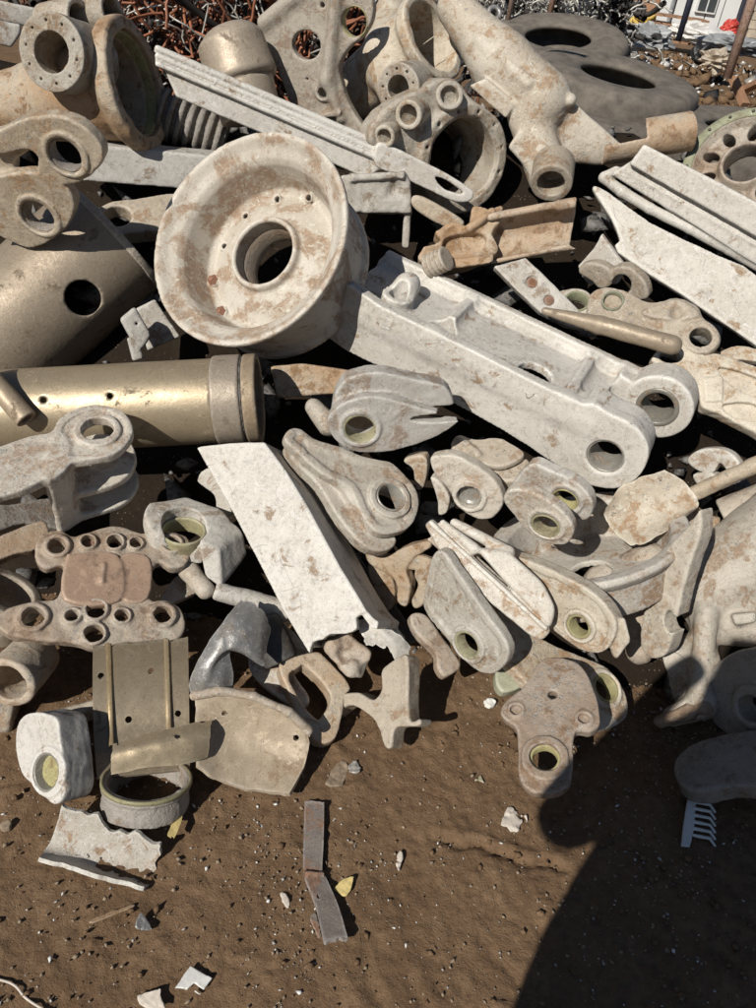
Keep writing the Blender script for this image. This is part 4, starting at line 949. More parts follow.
thing('brown_spar', s, 'cast_brown', 'brown bar end pointing left from the right edge below the pocketed arm', 'bar', rough=.8)
fr = Frame(705, 470, 210, 25, -.06); s = S(fr); s.poly(b((480, 330), (520, 290), (600, 282), (660, 305), (690, 350), (640, 370), (610, 340), (580, 380), (520, 370)), -12, 0, r=2); s.poly(b((500, 390), (560, 380), (600, 400), (540, 440)), -14, 0, r=2); thing('hooked_plate', s, 'white_stained', 'white hooked plate above the brown bar end at the right', 'plate')
fr = Frame(745, 512, 0, 0, -.03); s = S(fr); s.tube((725, 520, -10), (800, 490, -10), 22, r=2).tube((735, 516, -10), (720, 522, -8), 16, cut=True); thing('stub_tube', s, 'cast', 'grey stub tube at the right edge under the brown bar end', 'tube', rough=.8)
fr = Frame(640, 590, 0, 0, -.07); s = S(fr); s.ball((632, 590, 0), 24, (1, .8, .8)); s.cap((600, 580, -6), (650, 560, -4), 16, 18, k=8); s.cap((640, 600, 4), (640, 650, 4), 16, 14, k=8); thing('brown_boss', s, 'cast_brown', 'rough brown boss between the worn lug and the upright arm', 'casting', rough=1.4, rs=.12)
fr = Frame(670, 540, 0, 0, -.08); s = S(fr); s.cap((640, 548, -4), (690, 520, 0), 12, 16, k=4); s.hull(both([(690, 512), (722, 516), (716, 545), (690, 548)], -12, 4), r=3, k=4); thing('pitted_piece', s, 'cast_brown', 'pitted brown piece behind the top of the upright arm', 'casting', rough=1.3, rs=.12)
# ------------------------------------------------------------------ heap, lower left
# torn white box beam
fr = Frame(290, 550, 168, 24, .10); s = S(fr)
tp = [(196, 447, 1), (230, 443), (264, 442, 1), (285, 470), (309, 510), (340, 567), (360, 600), (366, 611, 1), (356, 618), (357, 629), (345, 634), (330, 634), (322, 640), (313, 642), (309, 654, 1), (284, 612), (261, 567), (226, 500)]
s.poly(tp, -9, 0, r=1.2, n=2)
s.poly([(258, 446, 1), (264, 442, 1), (285, 470), (309, 510), (340, 567), (366, 611), (378, 622, 1), (370, 628), (330, 567), (299, 510)], -78, -2, r=1.2, n=2, zt=0)
s.poly([(264, 450), (309, 512), (366, 618), (384, 640), (360, 640), (300, 560), (230, 452)], -84, -74, r=1.2, n=2, zt=0)
s.poly([(196, 447, 1), (206, 447, 1), (234, 500), (268, 567), (292, 610), (309, 650, 1), (300, 640), (284, 612), (261, 567), (226, 500)], -60, -2, r=1.2, n=2, zt=0)
o = thing('torn_box_beam', s, 'white', 'long scratched white box beam with a torn lower end standing in the heap', 'beam', h=1.8, rough=.3)
fr2 = sub(fr, 380, 640, 0, 0, 0)
sheet_obj('torn_flap', fr2, [[(352, 621, -4), (370, 617, 4), (396, 630, 4), (413, 648, -6)], [(360, 634, 4), (378, 631, 9), (396, 644, 7), (410, 655, -4)], [(366, 646, -6), (384, 652, 0), (394, 660, 0), (402, 667, -8)]], 'white', root=o, th=2.5, jag=(3, 5, 2, 3), wob=1.2, nu=40, nv=30, seed=12)
fr2 = sub(fr, 345, 655, 0, 0, -8); s2 = S(fr2)
s2.cap((332, 646, 0), (352, 668, 0), 10, 9, k=5); s2.hull(both([(322, 642), (345, 632), (372, 652), (362, 678), (345, 672)], -10, 2), r=3, k=4); s2.ball((345, 655, 10), 9, cut=True, k=5); s2.ball((372, 672, 6), 12, cut=True, k=3)
part('broken_core', s2, 'cast_brown', o, rough=1.4, rs=.16)
# fork yoke
b = Q(240, 480, 2.908); fr = Frame(390, 700, 175, 32, .06); s = S(fr)
s.poly(b((250, 690), (256, 660), (290, 628), (340, 618), (388, 640), (412, 605), (410, 560), (430, 535), (487, 512), (490, 690), (522, 694), (516, 716), (452, 720), (440, 775), (418, 775), (395, 705), (350, 665), (312, 655), (275, 685)), -24, 0, r=2.5)
thing('fork_yoke', s, 'cast', 'pale forked yoke with an arched foot below the torn box beam', 'yoke', rough=.8)
# brown loop link
b = K(1, 3); fr = Frame(312, 690, 60, 20, .0); s = S(fr)
s.poly(b((362, 405), (400, 368), (500, 338), (545, 360), (645, 475), (625, 520), (590, 680), (500, 690), (430, 570)), -22, 0, r=3); s.poly(b((405, 425), (440, 395), (475, 385), (572, 500), (535, 590), (510, 590), (460, 530)), -60, 9, r=3, cut=True)
thing('loop_link', s, 'cast_brown', 'rounded brown loop link left of the fork yoke', 'link', rough=.8)
# rough hooked casting
b = Q(240, 480, 2.908); fr = Frame(395, 555, 210, 28, .0); s = S(fr)
s.poly(b((360, 205), (420, 222), (470, 198), (540, 178), (553, 195), (505, 226), (484, 262), (494, 312), (482, 368), (455, 352), (450, 300), (425, 275), (375, 245)), -16, 0, r=3)
s.poly(b((503, 275), (528, 246), (553, 236), (550, 300), (532, 360), (508, 374), (498, 350), (518, 310)), -16, -3, r=3, zt=-3); s.poly(b((370, 240), (430, 262), (450, 330), (430, 380), (390, 330)), -24, -8, r=3, k=3, zt=-8)
s.poly(b((470, 215), (540, 225), (556, 240), (500, 262), (470, 250)), -14, -4, r=2, k=2, zt=-4)
thing('hooked_casting', s, 'cast_brown', 'brown casting with curled hooks between the large eye lug and pale lug', 'casting', rough=1.1, rs=.14)
b = K(2, 3); fr = Frame(440, 650, 40, 25, .0); s = S(fr); s.poly(b((130, 190), (190, 190), (260, 280), (325, 370), (325, 405), (270, 438), (240, 400), (230, 340), (150, 260)), -14, 0, r=4); thing('small_brown_lug', s, 'cast_brown', 'small brown lug foot on the soil left of the pale lug', 'lug', rough=.8)
fr = Frame(360, 560, 0, 0, -.08); s = S(fr); s.hull(both([(296, 500), (312, 494), (400, 610), (420, 640), (404, 646), (350, 590)], -26, 0), r=2); thing('shade_strip', s, 'dark_metal', 'dark strip standing in for shade along the right side of the torn box beam', 'shade strip', rough=.5)  # dark-coloured strip that imitates the beam's side wall in shade
# drilled frame bracket
fr = Frame(100, 590, 92, 24, .13); s = S(fr)
s.poly([(35, 545), (42, 533), (60, 530), (75, 536), (100, 528), (118, 525), (140, 532), (165, 531), (186, 536), (191, 550), (186, 564), (172, 568), (160, 562), (152, 570), (150, 598), (168, 600), (182, 610), (185, 626), (176, 640), (150, 640), (120, 646), (96, 648), (70, 642), (40, 640), (8, 634), (-6, 620), (12, 606), (40, 600), (58, 596), (64, 566), (46, 568), (36, 560)], -15, 0, r=4)
HL = [(57, 545, 8.5, 13), (88, 541, 7, 9), (115, 541, 7.5, 10), (136, 542, 6, 8), (172, 543, 8, 12), (33, 616, 10, 15), (72, 615, 6, 9), (96, 609, 9, 12), (122, 615, 7, 9), (163, 614, 9, 14), (94, 633, 9, 12)]
for (x, y, r, R) in HL: s.cyl(x, y, R, -14, 4.5, k=4, zt=4)
for (x, y, r, R) in HL: s.cyl(x, y, r, -50, 12, cut=True, zt=4, r=2)
o = thing('drilled_bracket', s, 'cast_brown', 'burnt brown frame bracket with eleven drilled bosses at the left', 'bracket', h=1.4, rough=.7, rs=.14)
s2 = S(fr); s2.poly([(66, 556), (72, 553), (118, 554), (120, 600), (64, 600)], -6, 4.5, r=4, k=3).poly([(121, 556), (150, 558), (148, 598), (121, 598)], -6, 2.5, r=3, k=3).cap((104, 565, 4), (102, 582, 4), 3, k=2); part('centre_pad', s2, 'brown_pad', o, rough=.3)
s2 = S(fr); s2.cyl(88, 541, 6.4, -16, -5, zt=0); part('rusty_plug', s2, 'rust', o, h=1.2)
# hexagonal bearing block
fr = Frame(195, 540, 0, 0, .06); s = S(fr)
s.hull([(143, 513, 2), (150, 502, -14), (186, 496, -26), (222, 508, -18), (202, 542, 8), (152, 534, 10), (143, 530, -2), (152, 556, 2), (202, 566, 2), (222, 520, -50), (186, 510, -56), (146, 520, -44)], r=2.5)
s.hull([(198, 541, 10), (221, 508, -20), (243, 532, -14), (219, 550, 14), (204, 578, 6), (221, 590, 8), (247, 553, -18), (222, 530, -50), (240, 560, -50)], r=2, k=1)
fb = sub(fr, 184, 521, 88, 52, 6); nloc = np.array([fb.N @ fr.U, fb.N @ fr.W, fb.N @ fr.N]); c = fr.loc(184, 521, 4)
def fn(X, Y, Z):
    t = (X - c[0]) * nloc[0] + (Y - c[1]) * nloc[1] + (Z - c[2]) * nloc[2]
    return np.sqrt(np.maximum((X - c[0]) ** 2 + (Y - c[1]) ** 2 + (Z - c[2]) ** 2 - t * t, 0)) - 22
s.ops.append((-1, 0, tuple(c - 70), tuple(c + 70), fn))
o = thing('bearing_block', s, 'grey_white', 'chunky pale hexagonal block with a round bore left of the torn beam', 'block', rough=.9)
s2 = S(fb); s2.cyl(184, 521, 22.4, -30, -11, zt=0).cyl(184, 521, 19.5, -60, 5, cut=True, zt=0); part('bore_ring', s2, 'bush_yellow', o)
# rings and tubes at the left edge
fr = Frame(8, 585, 62, 58, .05); s = S(fr); s.rev(8, 590, [(26, -46), (26, 0), (36, 0), (38, -3), (38, -12), (33, -14), (33, -18), (39, -20), (39, -40), (36, -44), (32, -46)])
thing('grooved_ring', s, 'cast', 'grooved grey ring at the left edge beside the drilled frame', 'ring', rough=.5)
fr = Frame(14, 675, 0, 0, .05); s = S(fr); s.tube((8, 684, 16), (38, 652, -26), 27, 25, r=4).tube((4, 688, 22), (32, 658, -20), 19, cut=True)
thing('short_tube', s, 'cast_brown', 'short thick brown tube facing left below the grooved ring', 'tube', rough=.9)
fr = Frame(5, 710, 0, 0, .0); s = S(fr); s.tube((-22, 712, 0), (16, 716, 6), 18, r=5); thing('tube_stub', s, 'cast', 'grey tube stub at the left edge below the short thick tube', 'tube', rough=.6)
b = K(0, 2); fr = Frame(25, 540, 90, 30, .02); s = S(fr); s.poly(b((-60, 660), (0, 632), (165, 570), (195, 620), (150, 680), (60, 700), (-60, 740)), -12, 0, r=2); thing('brown_plate', s, 'cast_brown', 'flat brown plate poking out left behind the drilled frame', 'plate', rough=.7)
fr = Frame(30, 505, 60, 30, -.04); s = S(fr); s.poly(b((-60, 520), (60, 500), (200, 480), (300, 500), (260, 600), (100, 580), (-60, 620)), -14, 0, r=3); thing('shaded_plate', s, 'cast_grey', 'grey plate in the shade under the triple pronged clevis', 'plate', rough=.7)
b = K(1, 2); fr = Frame(212, 500, 200, 25, -.04); s = S(fr); s.poly(b((30, 410), (80, 360), (130, 440), (170, 540), (110, 560), (100, 470)), -10, 0, r=2); thing('notched_plate', s, 'white_stained', 'white notched plate behind the left edge of the torn box beam', 'plate')
b = K(1, 3); fr = Frame(250, 597, 0, 0, .0); s = S(fr); s.tube((214, 590, 4), (290, 612, -4), 9.5, 11, r=3); thing('pale_rod', s, 'grey_white', 'rough pale rod end lying left of the torn beam end', 'rod', rough=1.0)
fr = Frame(170, 590, 60, 25, -.0); s = S(fr); s.poly(K(0, 3)((640, 150), (700, 40), (780, 20), (800, 90), (700, 140)), -12, 0, r=2); thing('angled_strip', s, 'cast_pale', 'pale angled strip between the drilled frame and the bearing block', 'strip')
fr = Frame(200, 575, 90, 30, .02); s = S(fr); s.cap((189, 570, 0), (205, 590, 0), 10, 9, k=3); s.cap((189, 570, 0), (184, 556, -4), 10, 8, k=3); thing('curled_piece', s, 'cast', 'small curled grey piece below the bearing block', 'fragment', rough=1.0)
# pale ground plate under the silver shell
fr = Frame(285, 655, 100, 20, -.06); s = S(fr); s.poly(b((300, 200), (420, 260), (480, 360), (420, 420), (480, 520), (430, 560), (260, 440), (240, 330)), -10, 0, r=2); thing('cream_plate', s, 'white_stained', 'cream plate half hidden under the silver shell and torn beam', 'plate')
# burnt silver shell
fr = Frame(225, 650, 0, 0, .10); bb = lambda x, y, z: (*b((x, y))[0], z)
sheet_obj('silver_shell', fr, [[bb(205, 125, -12), bb(262, 140, -8), bb(305, 190, -14), bb(326, 262, -26)], [bb(140, 205, 6), bb(205, 210, 12), bb(262, 250, 8), bb(316, 330, -8)], [bb(70, 310, 8), bb(120, 320, 18), bb(215, 318, 16), bb(305, 405, 0)], [bb(5, 430, 0), bb(70, 430, 10), bb(128, 360, 12), bb(190, 330, 4)], [bb(-5, 500, -14), bb(60, 505, -2), bb(120, 500, 2), bb(182, 505, -6)]], 'silver', 'dark scraped silver curved shell with a torn bright edge', 'shell', th=4, jag=(3, 1, 2, 5), wob=1.6, seed=3, nu=50, nv=44)
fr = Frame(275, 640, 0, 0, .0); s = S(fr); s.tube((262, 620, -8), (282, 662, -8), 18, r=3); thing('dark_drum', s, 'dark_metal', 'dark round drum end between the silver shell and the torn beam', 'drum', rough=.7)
# ribbed gold shell with holes, and its torn flap
fr = Frame(140, 705, 0, 0, .14)
def arc(x0, x1, y0, y1, n=6, d=30):
    rows = []
    for j in range(n):
        t = j / (n - 1); z = -d * math.sin(math.pi * (t * .82 + .04)) + 8; y = y0 + (y1 - y0) * t
        rows.append([(x0 + 4 * t - 2 * math.sin(3.1 * t), y + 5, z), ((x0 + x1) / 2, y + 1, z), (x1 + 2 * t, y - 4, z)])
    return rows
o = sheet_obj('ribbed_shell', fr, arc(93, 188, 641, 773, d=46), 'gold', 'gold brown concave shell with two ribs and four holes at lower left', 'shell', th=3, nu=110, nv=120, jag=(3, 0, 0, 0), holes=((101, 676, 3.2), (151, 671, 3.2), (128.5, 719.5, 3.4), (178, 713.5, 3.2)), wob=.3)
for (x, wd) in ((110, 3), (168, 3)):
    rows = [[(x + dx - 1.5 + 3 * t, 644 - (x - 93) * .08 + 104 * t, -46 * math.sin(math.pi * (t * .8 * .82 + .04)) + 8 + hz) for (dx, hz) in ((-wd, .6), (-wd * .6, 4), (wd * .6, 4), (wd, .6))] for t in np.linspace(0, 1, 8)]
    sheet_obj('rib', fr, rows, 'gold', root=o, th=1.2, nu=6, nv=50, wob=.3, jag=(2, 2, 0, 0))
fr2 = sub(fr, 162, 745, 0, 0, 6)
sheet_obj('torn_flap', fr2, [[(113, 742, 0), (150, 732, 2), (190, 722, 2), (212, 718, -2)], [(111, 756, 8), (150, 746, 12), (190, 738, 12), (211, 734, 8)], [(110, 776, 4), (150, 768, 8), (190, 764, 8), (208, 758, 2)]], 'gold', root=o, th=2.4, jag=(4, 1, 1, 2), holes=((119, 743, 2), (177, 736, 2.6)), wob=.6, nu=60, nv=30)
# plate with rolled rim right of it
b = K(1, 3); fr = Frame(250, 745, 0, 0, .10)
o = sheet_obj('rolled_plate', fr, [[bb(20, 520, 0), bb(120, 500, 4), bb(260, 520, 6), bb(400, 585, 2), bb(470, 650, -6)], [bb(25, 580, -3), bb(120, 560, -4), bb(260, 590, -6), bb(400, 640, -6), bb(482, 715, -8)], [bb(30, 690, -8), bb(130, 690, -16), bb(260, 720, -18), bb(380, 760, -14), bb(460, 800, -8)], [bb(35, 800, 0), bb(120, 860, -4), bb(210, 885, -4), bb(300, 905, -2), bb(400, 912, 4)]], 'tan', 'tan curved plate with a rolled grey upper rim lying on the soil', 'plate', th=6, jag=(1, 2, 1, 1), holes=((189 + 107, 567 + 171, 3), (189 + 35, 567 + 146, 2.5)), wob=.8, nu=60, nv=50)
s2 = S(fr); pts = [bb(20, 515, 2), bb(120, 496, 6), bb(260, 516, 8), bb(400, 582, 4), bb(478, 655, -4)]
for p, q in zip(pts[:-1], pts[1:]): s2.cap(p, q, 4.5, k=2)
part('rolled_rim', s2, 'cast', o, rough=.7)
# thick white lug on the soil
b = Q(0, 750, 4); fr = Frame(50, 780, 192, 50, .09); s = S(fr)
s.poly(b((60, -20), (70, -110), (120, -150), (220, -130), (240, -40), (255, 60), (262, 150), (240, 205), (200, 212), (130, 140), (85, 90)), -38, 0, r=3); s.cyl(47, 772, 25, -30, 2, k=1, zt=2).cyl(47, 772, 19, -70, 8, cut=True, zt=0)
o = thing('thick_lug', s, 'white', 'thick white lug with a round eye at the lower left foot of the heap', 'lug', rough=.7); bush(o, fr, 47, 772, 19.4, 16.4, -34, 1, 'bush_grey')
s2 = S(fr); s2.cyl(47, 772, 16.8, -24, -8, r=1, zt=0); part('eye_plug', s2, 'bush_yellow', o)
fr = Frame(75, 715, 0, 0, .02); s = S(fr); s.cap((62, 716, 0), (102, 705, 0), 8, 7, k=2); s.hull(both([(60, 712), (100, 700), (104, 716), (66, 728)], -12, 2), r=3, k=2); thing('pale_stub', s, 'cast_pale', 'pale stub joining under the gold ribbed shell at its left', 'stub', rough=.8)
# yellow-lipped ring on the soil
fr = Frame(147, 778, 92, 60, .07); s = S(fr); s.rev(147, 778, [(39, -30), (37, -10), (38, -1), (42, 0), (44, -2), (44, -7), (42, -9), (43, -24), (42, -30)])
o = thing('lipped_ring', s, 'cast_grey', 'round metal ring with a yellow lip on the soil under the ribbed shell', 'ring', h=1.3, rough=.7, rs=.14)
ring('yellow_lip', fr, 147, 778, 44.4, 41.2, -3, 1, MAT['bush_yellow'], o, 64)
# half tube fragment on the soil
fr = Frame(98, 845, P=ground(98, 845, .012), N=(.0, -.55, 1)); bb = lambda x, y, z: (*b((x, y))[0], (z + 28) * .75)
sheet_obj('half_tube', fr, [[bb(250, 208, -6), bb(380, 246, -6), bb(512, 300, -6), bb(652, 376, -6)], [bb(228, 290, -22), bb(350, 325, -22), bb(500, 385, -22), bb(640, 432, -22)], [bb(200, 360, -28), bb(330, 405, -28), bb(480, 460, -28), bb(625, 495, -28)], [bb(175, 405, -22), bb(300, 440, -22), bb(450, 495, -22), bb(606, 532, -22)], [bb(148, 432, 2), bb(290, 470, 4), bb(440, 512, 4), bb(582, 550, 2)]], 'white_stained', 'pale half tube fragment with torn edges lying open on the soil', 'tube fragment', th=4, jag=(7, 3, 1, 6), wob=.7, nu=64, nv=44, seed=9)
# yellow strap by the ring
fr = Frame(177, 822, 90, 40, .03)
sheet_obj('yellow_strap', fr, [[(178, 802, 2), (184, 806, 2)], [(173, 820, 1), (181, 824, 1)], [(166, 836, 0), (174, 839, 0)]], 'yellow_chip', 'short torn yellow strap on the soil beside the lipped ring', 'strap', th=1.5, jag=(3, 3, .5, .5), nu=10, nv=24)
# ------------------------------------------------------------------ things on the soil
def gframe(px, py, z=.004, N=(0, 0, 1)): return Frame(px, py, P=ground(px, py, z), N=N)
# bent rusty strip
b = Q(250, 750, 4); fr = gframe(325, 880, .012)
o = sheet_obj('rusty_strip', fr, [[(*b((218, 200))[0], 5), (*b((298, 205))[0], 5)], [(*b((214, 360))[0], 3), (*b((296, 360))[0], 3)], [(*b((212, 490))[0], 1), (*b((290, 498))[0], 1)], [(*b((218, 505))[0], 1), (*b((302, 505))[0], 1)], [(*b((262, 620))[0], 6), (*b((350, 610))[0], 6)], [(*b((296, 770))[0], 10), (*b((396, 755))[0], 10)]], 'rusty_strip', 'bent rusty steel strip lying on the soil in front of the heap', 'strip', th=5, nu=14, nv=70, wob=.5, jag=(1, 2, .6, .6), holes=((318, 896.5, 1.4),))
rg = np.random.RandomState(4)
def flake(name, px, py, pts, mat, label, cat, th=2.5, z=.008, lean=(0, 0, 1), wob=2, seed=1, cuts=()):
    """a torn flat piece: outline in pixels, crumpled"""
    fr = gframe(px, py, z, lean); s = S(fr); s.poly(pts, -th, 0, r=th * .3, n=2)
    for c in cuts: s.poly(c, -20, 20, cut=True, n=1, r=.2)
    return thing(name, s, mat, label, cat, h=.8, rough=wob * .5, rs=.25)
c = Q(460, 700, 4)
flake('crumpled_scrap', 515, 820, c((165, 500, 1), (175, 462), (200, 420, 1), (235, 450), (265, 460, 1), (275, 490), (245, 500), (235, 520, 1), (205, 525), (190, 505)), 'paper', 'crumpled pale scrap on the soil left of the shadow', 'scrap', wob=3)
flake('yellow_flake', 345, 886, b((335, 555, 1), (375, 512), (415, 505, 1), (405, 560), (385, 585, 1), (350, 570)), 'yellow_chip', 'torn yellow flake on the soil beside the bent rusty strip', 'flake', lean=(-.2, -.2, 1), z=.014)
flake('grey_flake', 339, 776, b((300, 130, 1), (350, 50), (385, 45, 1), (395, 80), (370, 140, 1), (320, 145)), 'stone', 'flat grey brown flake on the soil above the bent rusty strip', 'flake')
flake('shiny_scrap', 356, 766, b((395, 60), (425, 42), (445, 70), (425, 90), (400, 85)), 'crumb', 'shiny crumpled metal scrap beside the flat grey brown flake', 'scrap', wob=4, z=.014)
d = Q(0, 700, 2.52)
flake('white_clip', 193, 979, d((440, 725, 1), (480, 668, 1), (535, 700, 1), (505, 742, 1), (480, 728, 1)), 'white_plastic', 'small white notched plastic clip on the soil at the bottom', 'clip', wob=.6, cuts=(d((470, 705), (488, 690), (520, 712), (512, 722), (490, 708), (478, 722)),), z=.012)
flake('pale_chip', 152, 998, d((345, 745, 1), (375, 735), (405, 725, 1), (408, 750), (415, 775, 1), (380, 780), (350, 765)), 'paper', 'pale torn chip on the soil at the bottom beside the white clip', 'chip', wob=2, lean=(-.15, -.2, 1), z=.012)
e = Q(0, 819, 4)
flake('dark_flake', 143, 924, e((540, 430), (560, 375), (575, 385), (610, 440), (570, 445)), 'silver', 'dark pointed metal flake on the soil below the half tube', 'flake', wob=1, lean=(.3, -.2, 1), z=.014)
flake('tan_sliver', 112, 923, e((360, 405), (440, 370), (530, 340), (535, 350), (450, 385), (370, 415)), 'brown_wood', 'thin tan sliver on the soil left of the dark pointed flake', 'sliver', wob=.5)
flake('pale_stone', 18, 823, e((0, 20), (25, 0), (45, 10), (35, 35), (5, 38)), 'stone', 'grey stone on the soil below the thick white lug', 'stone', th=6, wob=2, z=.014)
flake('rust_flake', 318, 932, b((240, 670, 1), (262, 650), (285, 740), (270, 755, 1)), 'rusty_strip', 'small rusty flake under the lower end of the bent strip', 'flake')
flake('white_chip', 287, 898, b((118, 570), (145, 575), (160, 620), (145, 628)), 'paper', 'small white chip on the soil left of the bent rusty strip', 'chip')
flake('twig_chip', 401, 852, b((585, 430), (600, 402), (612, 420), (600, 478), (588, 470)), 'paper', 'pale splinter on the soil right of the bent rusty strip', 'splinter', z=.012)
flake('small_scrap', 481, 779, c((60, 320, 1), (85, 295), (98, 330, 1)), 'bush_yellow', 'tiny yellowish chip on the soil left of the tee bracket', 'chip')
flake('white_pebble', 490, 701, c((95, 0), (130, -5), (145, 15), (120, 28)), 'white_plastic', 'white crumb on the soil between the fork yoke and tee bracket', 'pebble', th=4, wob=3, z=.012)
# toothed white piece inside the shadow
l_ = Q(456, 700, 2.52); fr = gframe(700, 825, .016, (.1, -.15, 1)); s = S(fr)
s.poly(l_((585, 250, 1), (606, 250, 1), (600, 330), (590, 370, 1), (568, 368, 1), (575, 310)), -3, 0, r=.6, n=2)
for q in range(6):
    y = 256 + q * 17; s.cap((*l_((600, y))[0], -1), (*l_((640, y + 8))[0], -1), 1.9, 1.7); s.cap((*l_((640, y + 8))[0], -1), (*l_((652, y + 26))[0], -1), 1.7, 1.5)
thing('toothed_clip', s, 'white_plastic', 'toothed white plastic piece on the soil inside the photographer shadow', 'clip', h=.8, rough=.3)
# pale wire at the bottom left corner
cu = bpy.data.curves.new('pale_wire', 'CURVE'); cu.dimensions = '3D'; cu.bevel_depth = .0022; sp = cu.splines.new('BEZIER')
pts = [ground(x, y, .008) for (x, y) in ((-6, 978), (14, 985), (26, 998), (48, 1012))]; sp.bezier_points.add(len(pts) - 1)
for q, p in zip(sp.bezier_points, pts): q.co = p; q.handle_left_type = q.handle_right_type = 'AUTO'
cu.materials.append(MAT['paper']); o = link('tmp', cu); me = bpy.data.meshes.new_from_object(o.evaluated_get(bpy.context.evaluated_depsgraph_get())); bpy.data.objects.remove(o); o = link('pale_wire', me); tag(o, 'thin pale wire on the soil at the bottom left corner', 'wire')
# pebbles, crumbs of metal and swarf: uncountable
def scatter(name, n, mat, label, cat, size, region, seed, flat=.6, shiny=False):
    r = np.random.RandomState(seed); VV = []; FF = []; k = 0
    base = np.array([(1, 0, 0), (-1, 0, 0), (0, 1, 0), (0, -1, 0), (0, 0, 1), (0, 0, -1)], float); bf = np.array([(0, 2, 4), (2, 1, 4), (1, 3, 4), (3, 0, 4), (2, 0, 5), (1, 2, 5), (3, 1, 5), (0, 3, 5)])
    for i in range(n):
        P = region(r)
        if P is None: continue
        sz = size * (.45 + r.rand() ** 3 * 2.6); M3 = np.linalg.qr(r.normal(size=(3, 3)))[0]
        v = base * (.6 + .7 * r.rand(6, 1)) * np.array([1, .75, flat]) @ M3.T * sz
        v[:, 2] *= .8; VV.append(v + P + np.array([0, 0, sz * .25])); FF.append(bf + k); k += 6
    o = link(name, mesh_from(name, np.concatenate(VV), np.concatenate(FF), MAT[mat], False)); tag(o, label, cat); o['kind'] = 'stuff'; return o
def near_ground(r):
    x = -1.0 + 2.3 * r.rand(); y = .5 + 1.2 * r.rand(); 
    cl = fnoise(np.array(x), np.array(y), 33, 7, 2)
    if r.rand() > .35 + .8 * max(0, float(cl)): return None
    return np.array([x, y, 0.002])
scatter('soil_pebbles', 9000, 'stone', 'brown pebbles and clods strewn over the soil in front', 'pebbles', .0025, near_ground, 1)
scatter('soil_clods', 2600, 'soil', 'small soil clods scattered over the ground in front', 'clods', .0045, near_ground, 5)
scatter('metal_crumbs', 6500, 'crumb', 'bright metal crumbs and swarf scattered on the soil', 'metal crumbs', .0019, near_ground, 2, .3)
scatter('pale_crumbs', 1300, 'white_plastic', 'white plastic and paint crumbs scattered on the soil', 'crumbs', .0026, near_ground, 3, .4)
# ------------------------------------------------------------------ behind the heap
def box(name, c, sz, mat, rz=0, parent=None, bev=.0):
    bm = bmesh.new(); bmesh.ops.create_cube(bm, size=1, matrix=Matrix.Diagonal((*sz, 1)))
    if bev: bmesh.ops.bevel(bm, geom=bm.edges[:], offset=bev, segments=2, affect='EDGES')
    me = bpy.data.meshes.new(name); bm.to_mesh(me); bm.free(); me.materials.append(MAT[mat]); o = link(name, me, parent); o.location = c; o.rotation_euler = (0, 0, rz); return o
def empty(name, loc, rz=0):
    o = bpy.data.objects.new(name, None); COL.objects.link(o); o.location = loc; o.rotation_euler = (0, 0, rz); o.empty_display_size = .1; return o
# tyres
def tyre_mesh():
    R, W, Ri = .46, .22, .21; out = [(Ri, .34), (Ri + .008, .42), (.24, .45), (.29, .49), (.36, .505), (.40, .49), (.43, .455), (.446, .40), (.455, .30), (.459, .15), (.46, .03)]
    pr = [(r, -z * W) for r, z in out] + [(r, z * W) for r, z in out[::-1]] + [(Ri + .03, W * .26), (R - .06, W * .2), (R - .05, 0), (R - .06, -W * .2), (Ri + .03, -W * .26), (Ri, -W * .30)]
    V, F = lathe(pr, 72); return mesh_from('tyre', V, F[:, ::-1], MAT['rubber'])
tm = tyre_mesh()
for (px, py, Yd, rx, ry, lb) in ((613, 93, 5.0, 7, 3, 'upper large dusty truck tyre lying flat behind the fork casting'), (580, 121, 4.8, 5, 6, 'lower dusty truck tyre lying under the large flat tyre'), (556, 52, 6.0, 13, -5, 'dusty truck tyre tilted up behind the other two near the shredded metal'), (742, 146, 4.6, 3, -3, 'dusty tyre half hidden behind the brown wheel hub')):
    o = link('truck_tyre', tm); o.location = at_y(px, py, Yd); o.rotation_euler = (R_(rx), R_(ry), 0); tag(o, lb, 'tyre', 'tyres behind the heap')
# pole helper
def pole(name, bpx, bpy_, tpx, tpy, Y, r, mat, label):
    a = at_y(bpx, bpy_, Y); b = at_y(tpx, tpy, Y); e = b - a; L = np.linalg.norm(e)
    V, F = lathe([(0, 0), (r, 0), (r, L + .6), (0, L + .6)], 10); o = link(name, mesh_from(name, V, F, MAT[mat])); o.location = a; o.rotation_euler = Vector(e).to_track_quat('Z', 'Y').to_euler(); return tag(o, label, 'pole')
pole('dark_pole', 678, 41, 690, 0, 16, .05, 'pole_dark', 'dark blue post in front of the white building')
pole('rusty_pole', 727, 78, 752, 0, 9, .045, 'rust', 'leaning rusty pole at the right edge in front of the rubble')
pole('rusty_pole', 545, 34, 553, 0, 6.6, .022, 'rust', 'rusty rod standing in the shredded metal heap behind the tyres')
pole('rusty_pole', 507, 24, 513, -4, 6.2, .018, 'rust', 'short rusty rod at the left end of the shredded metal heap')
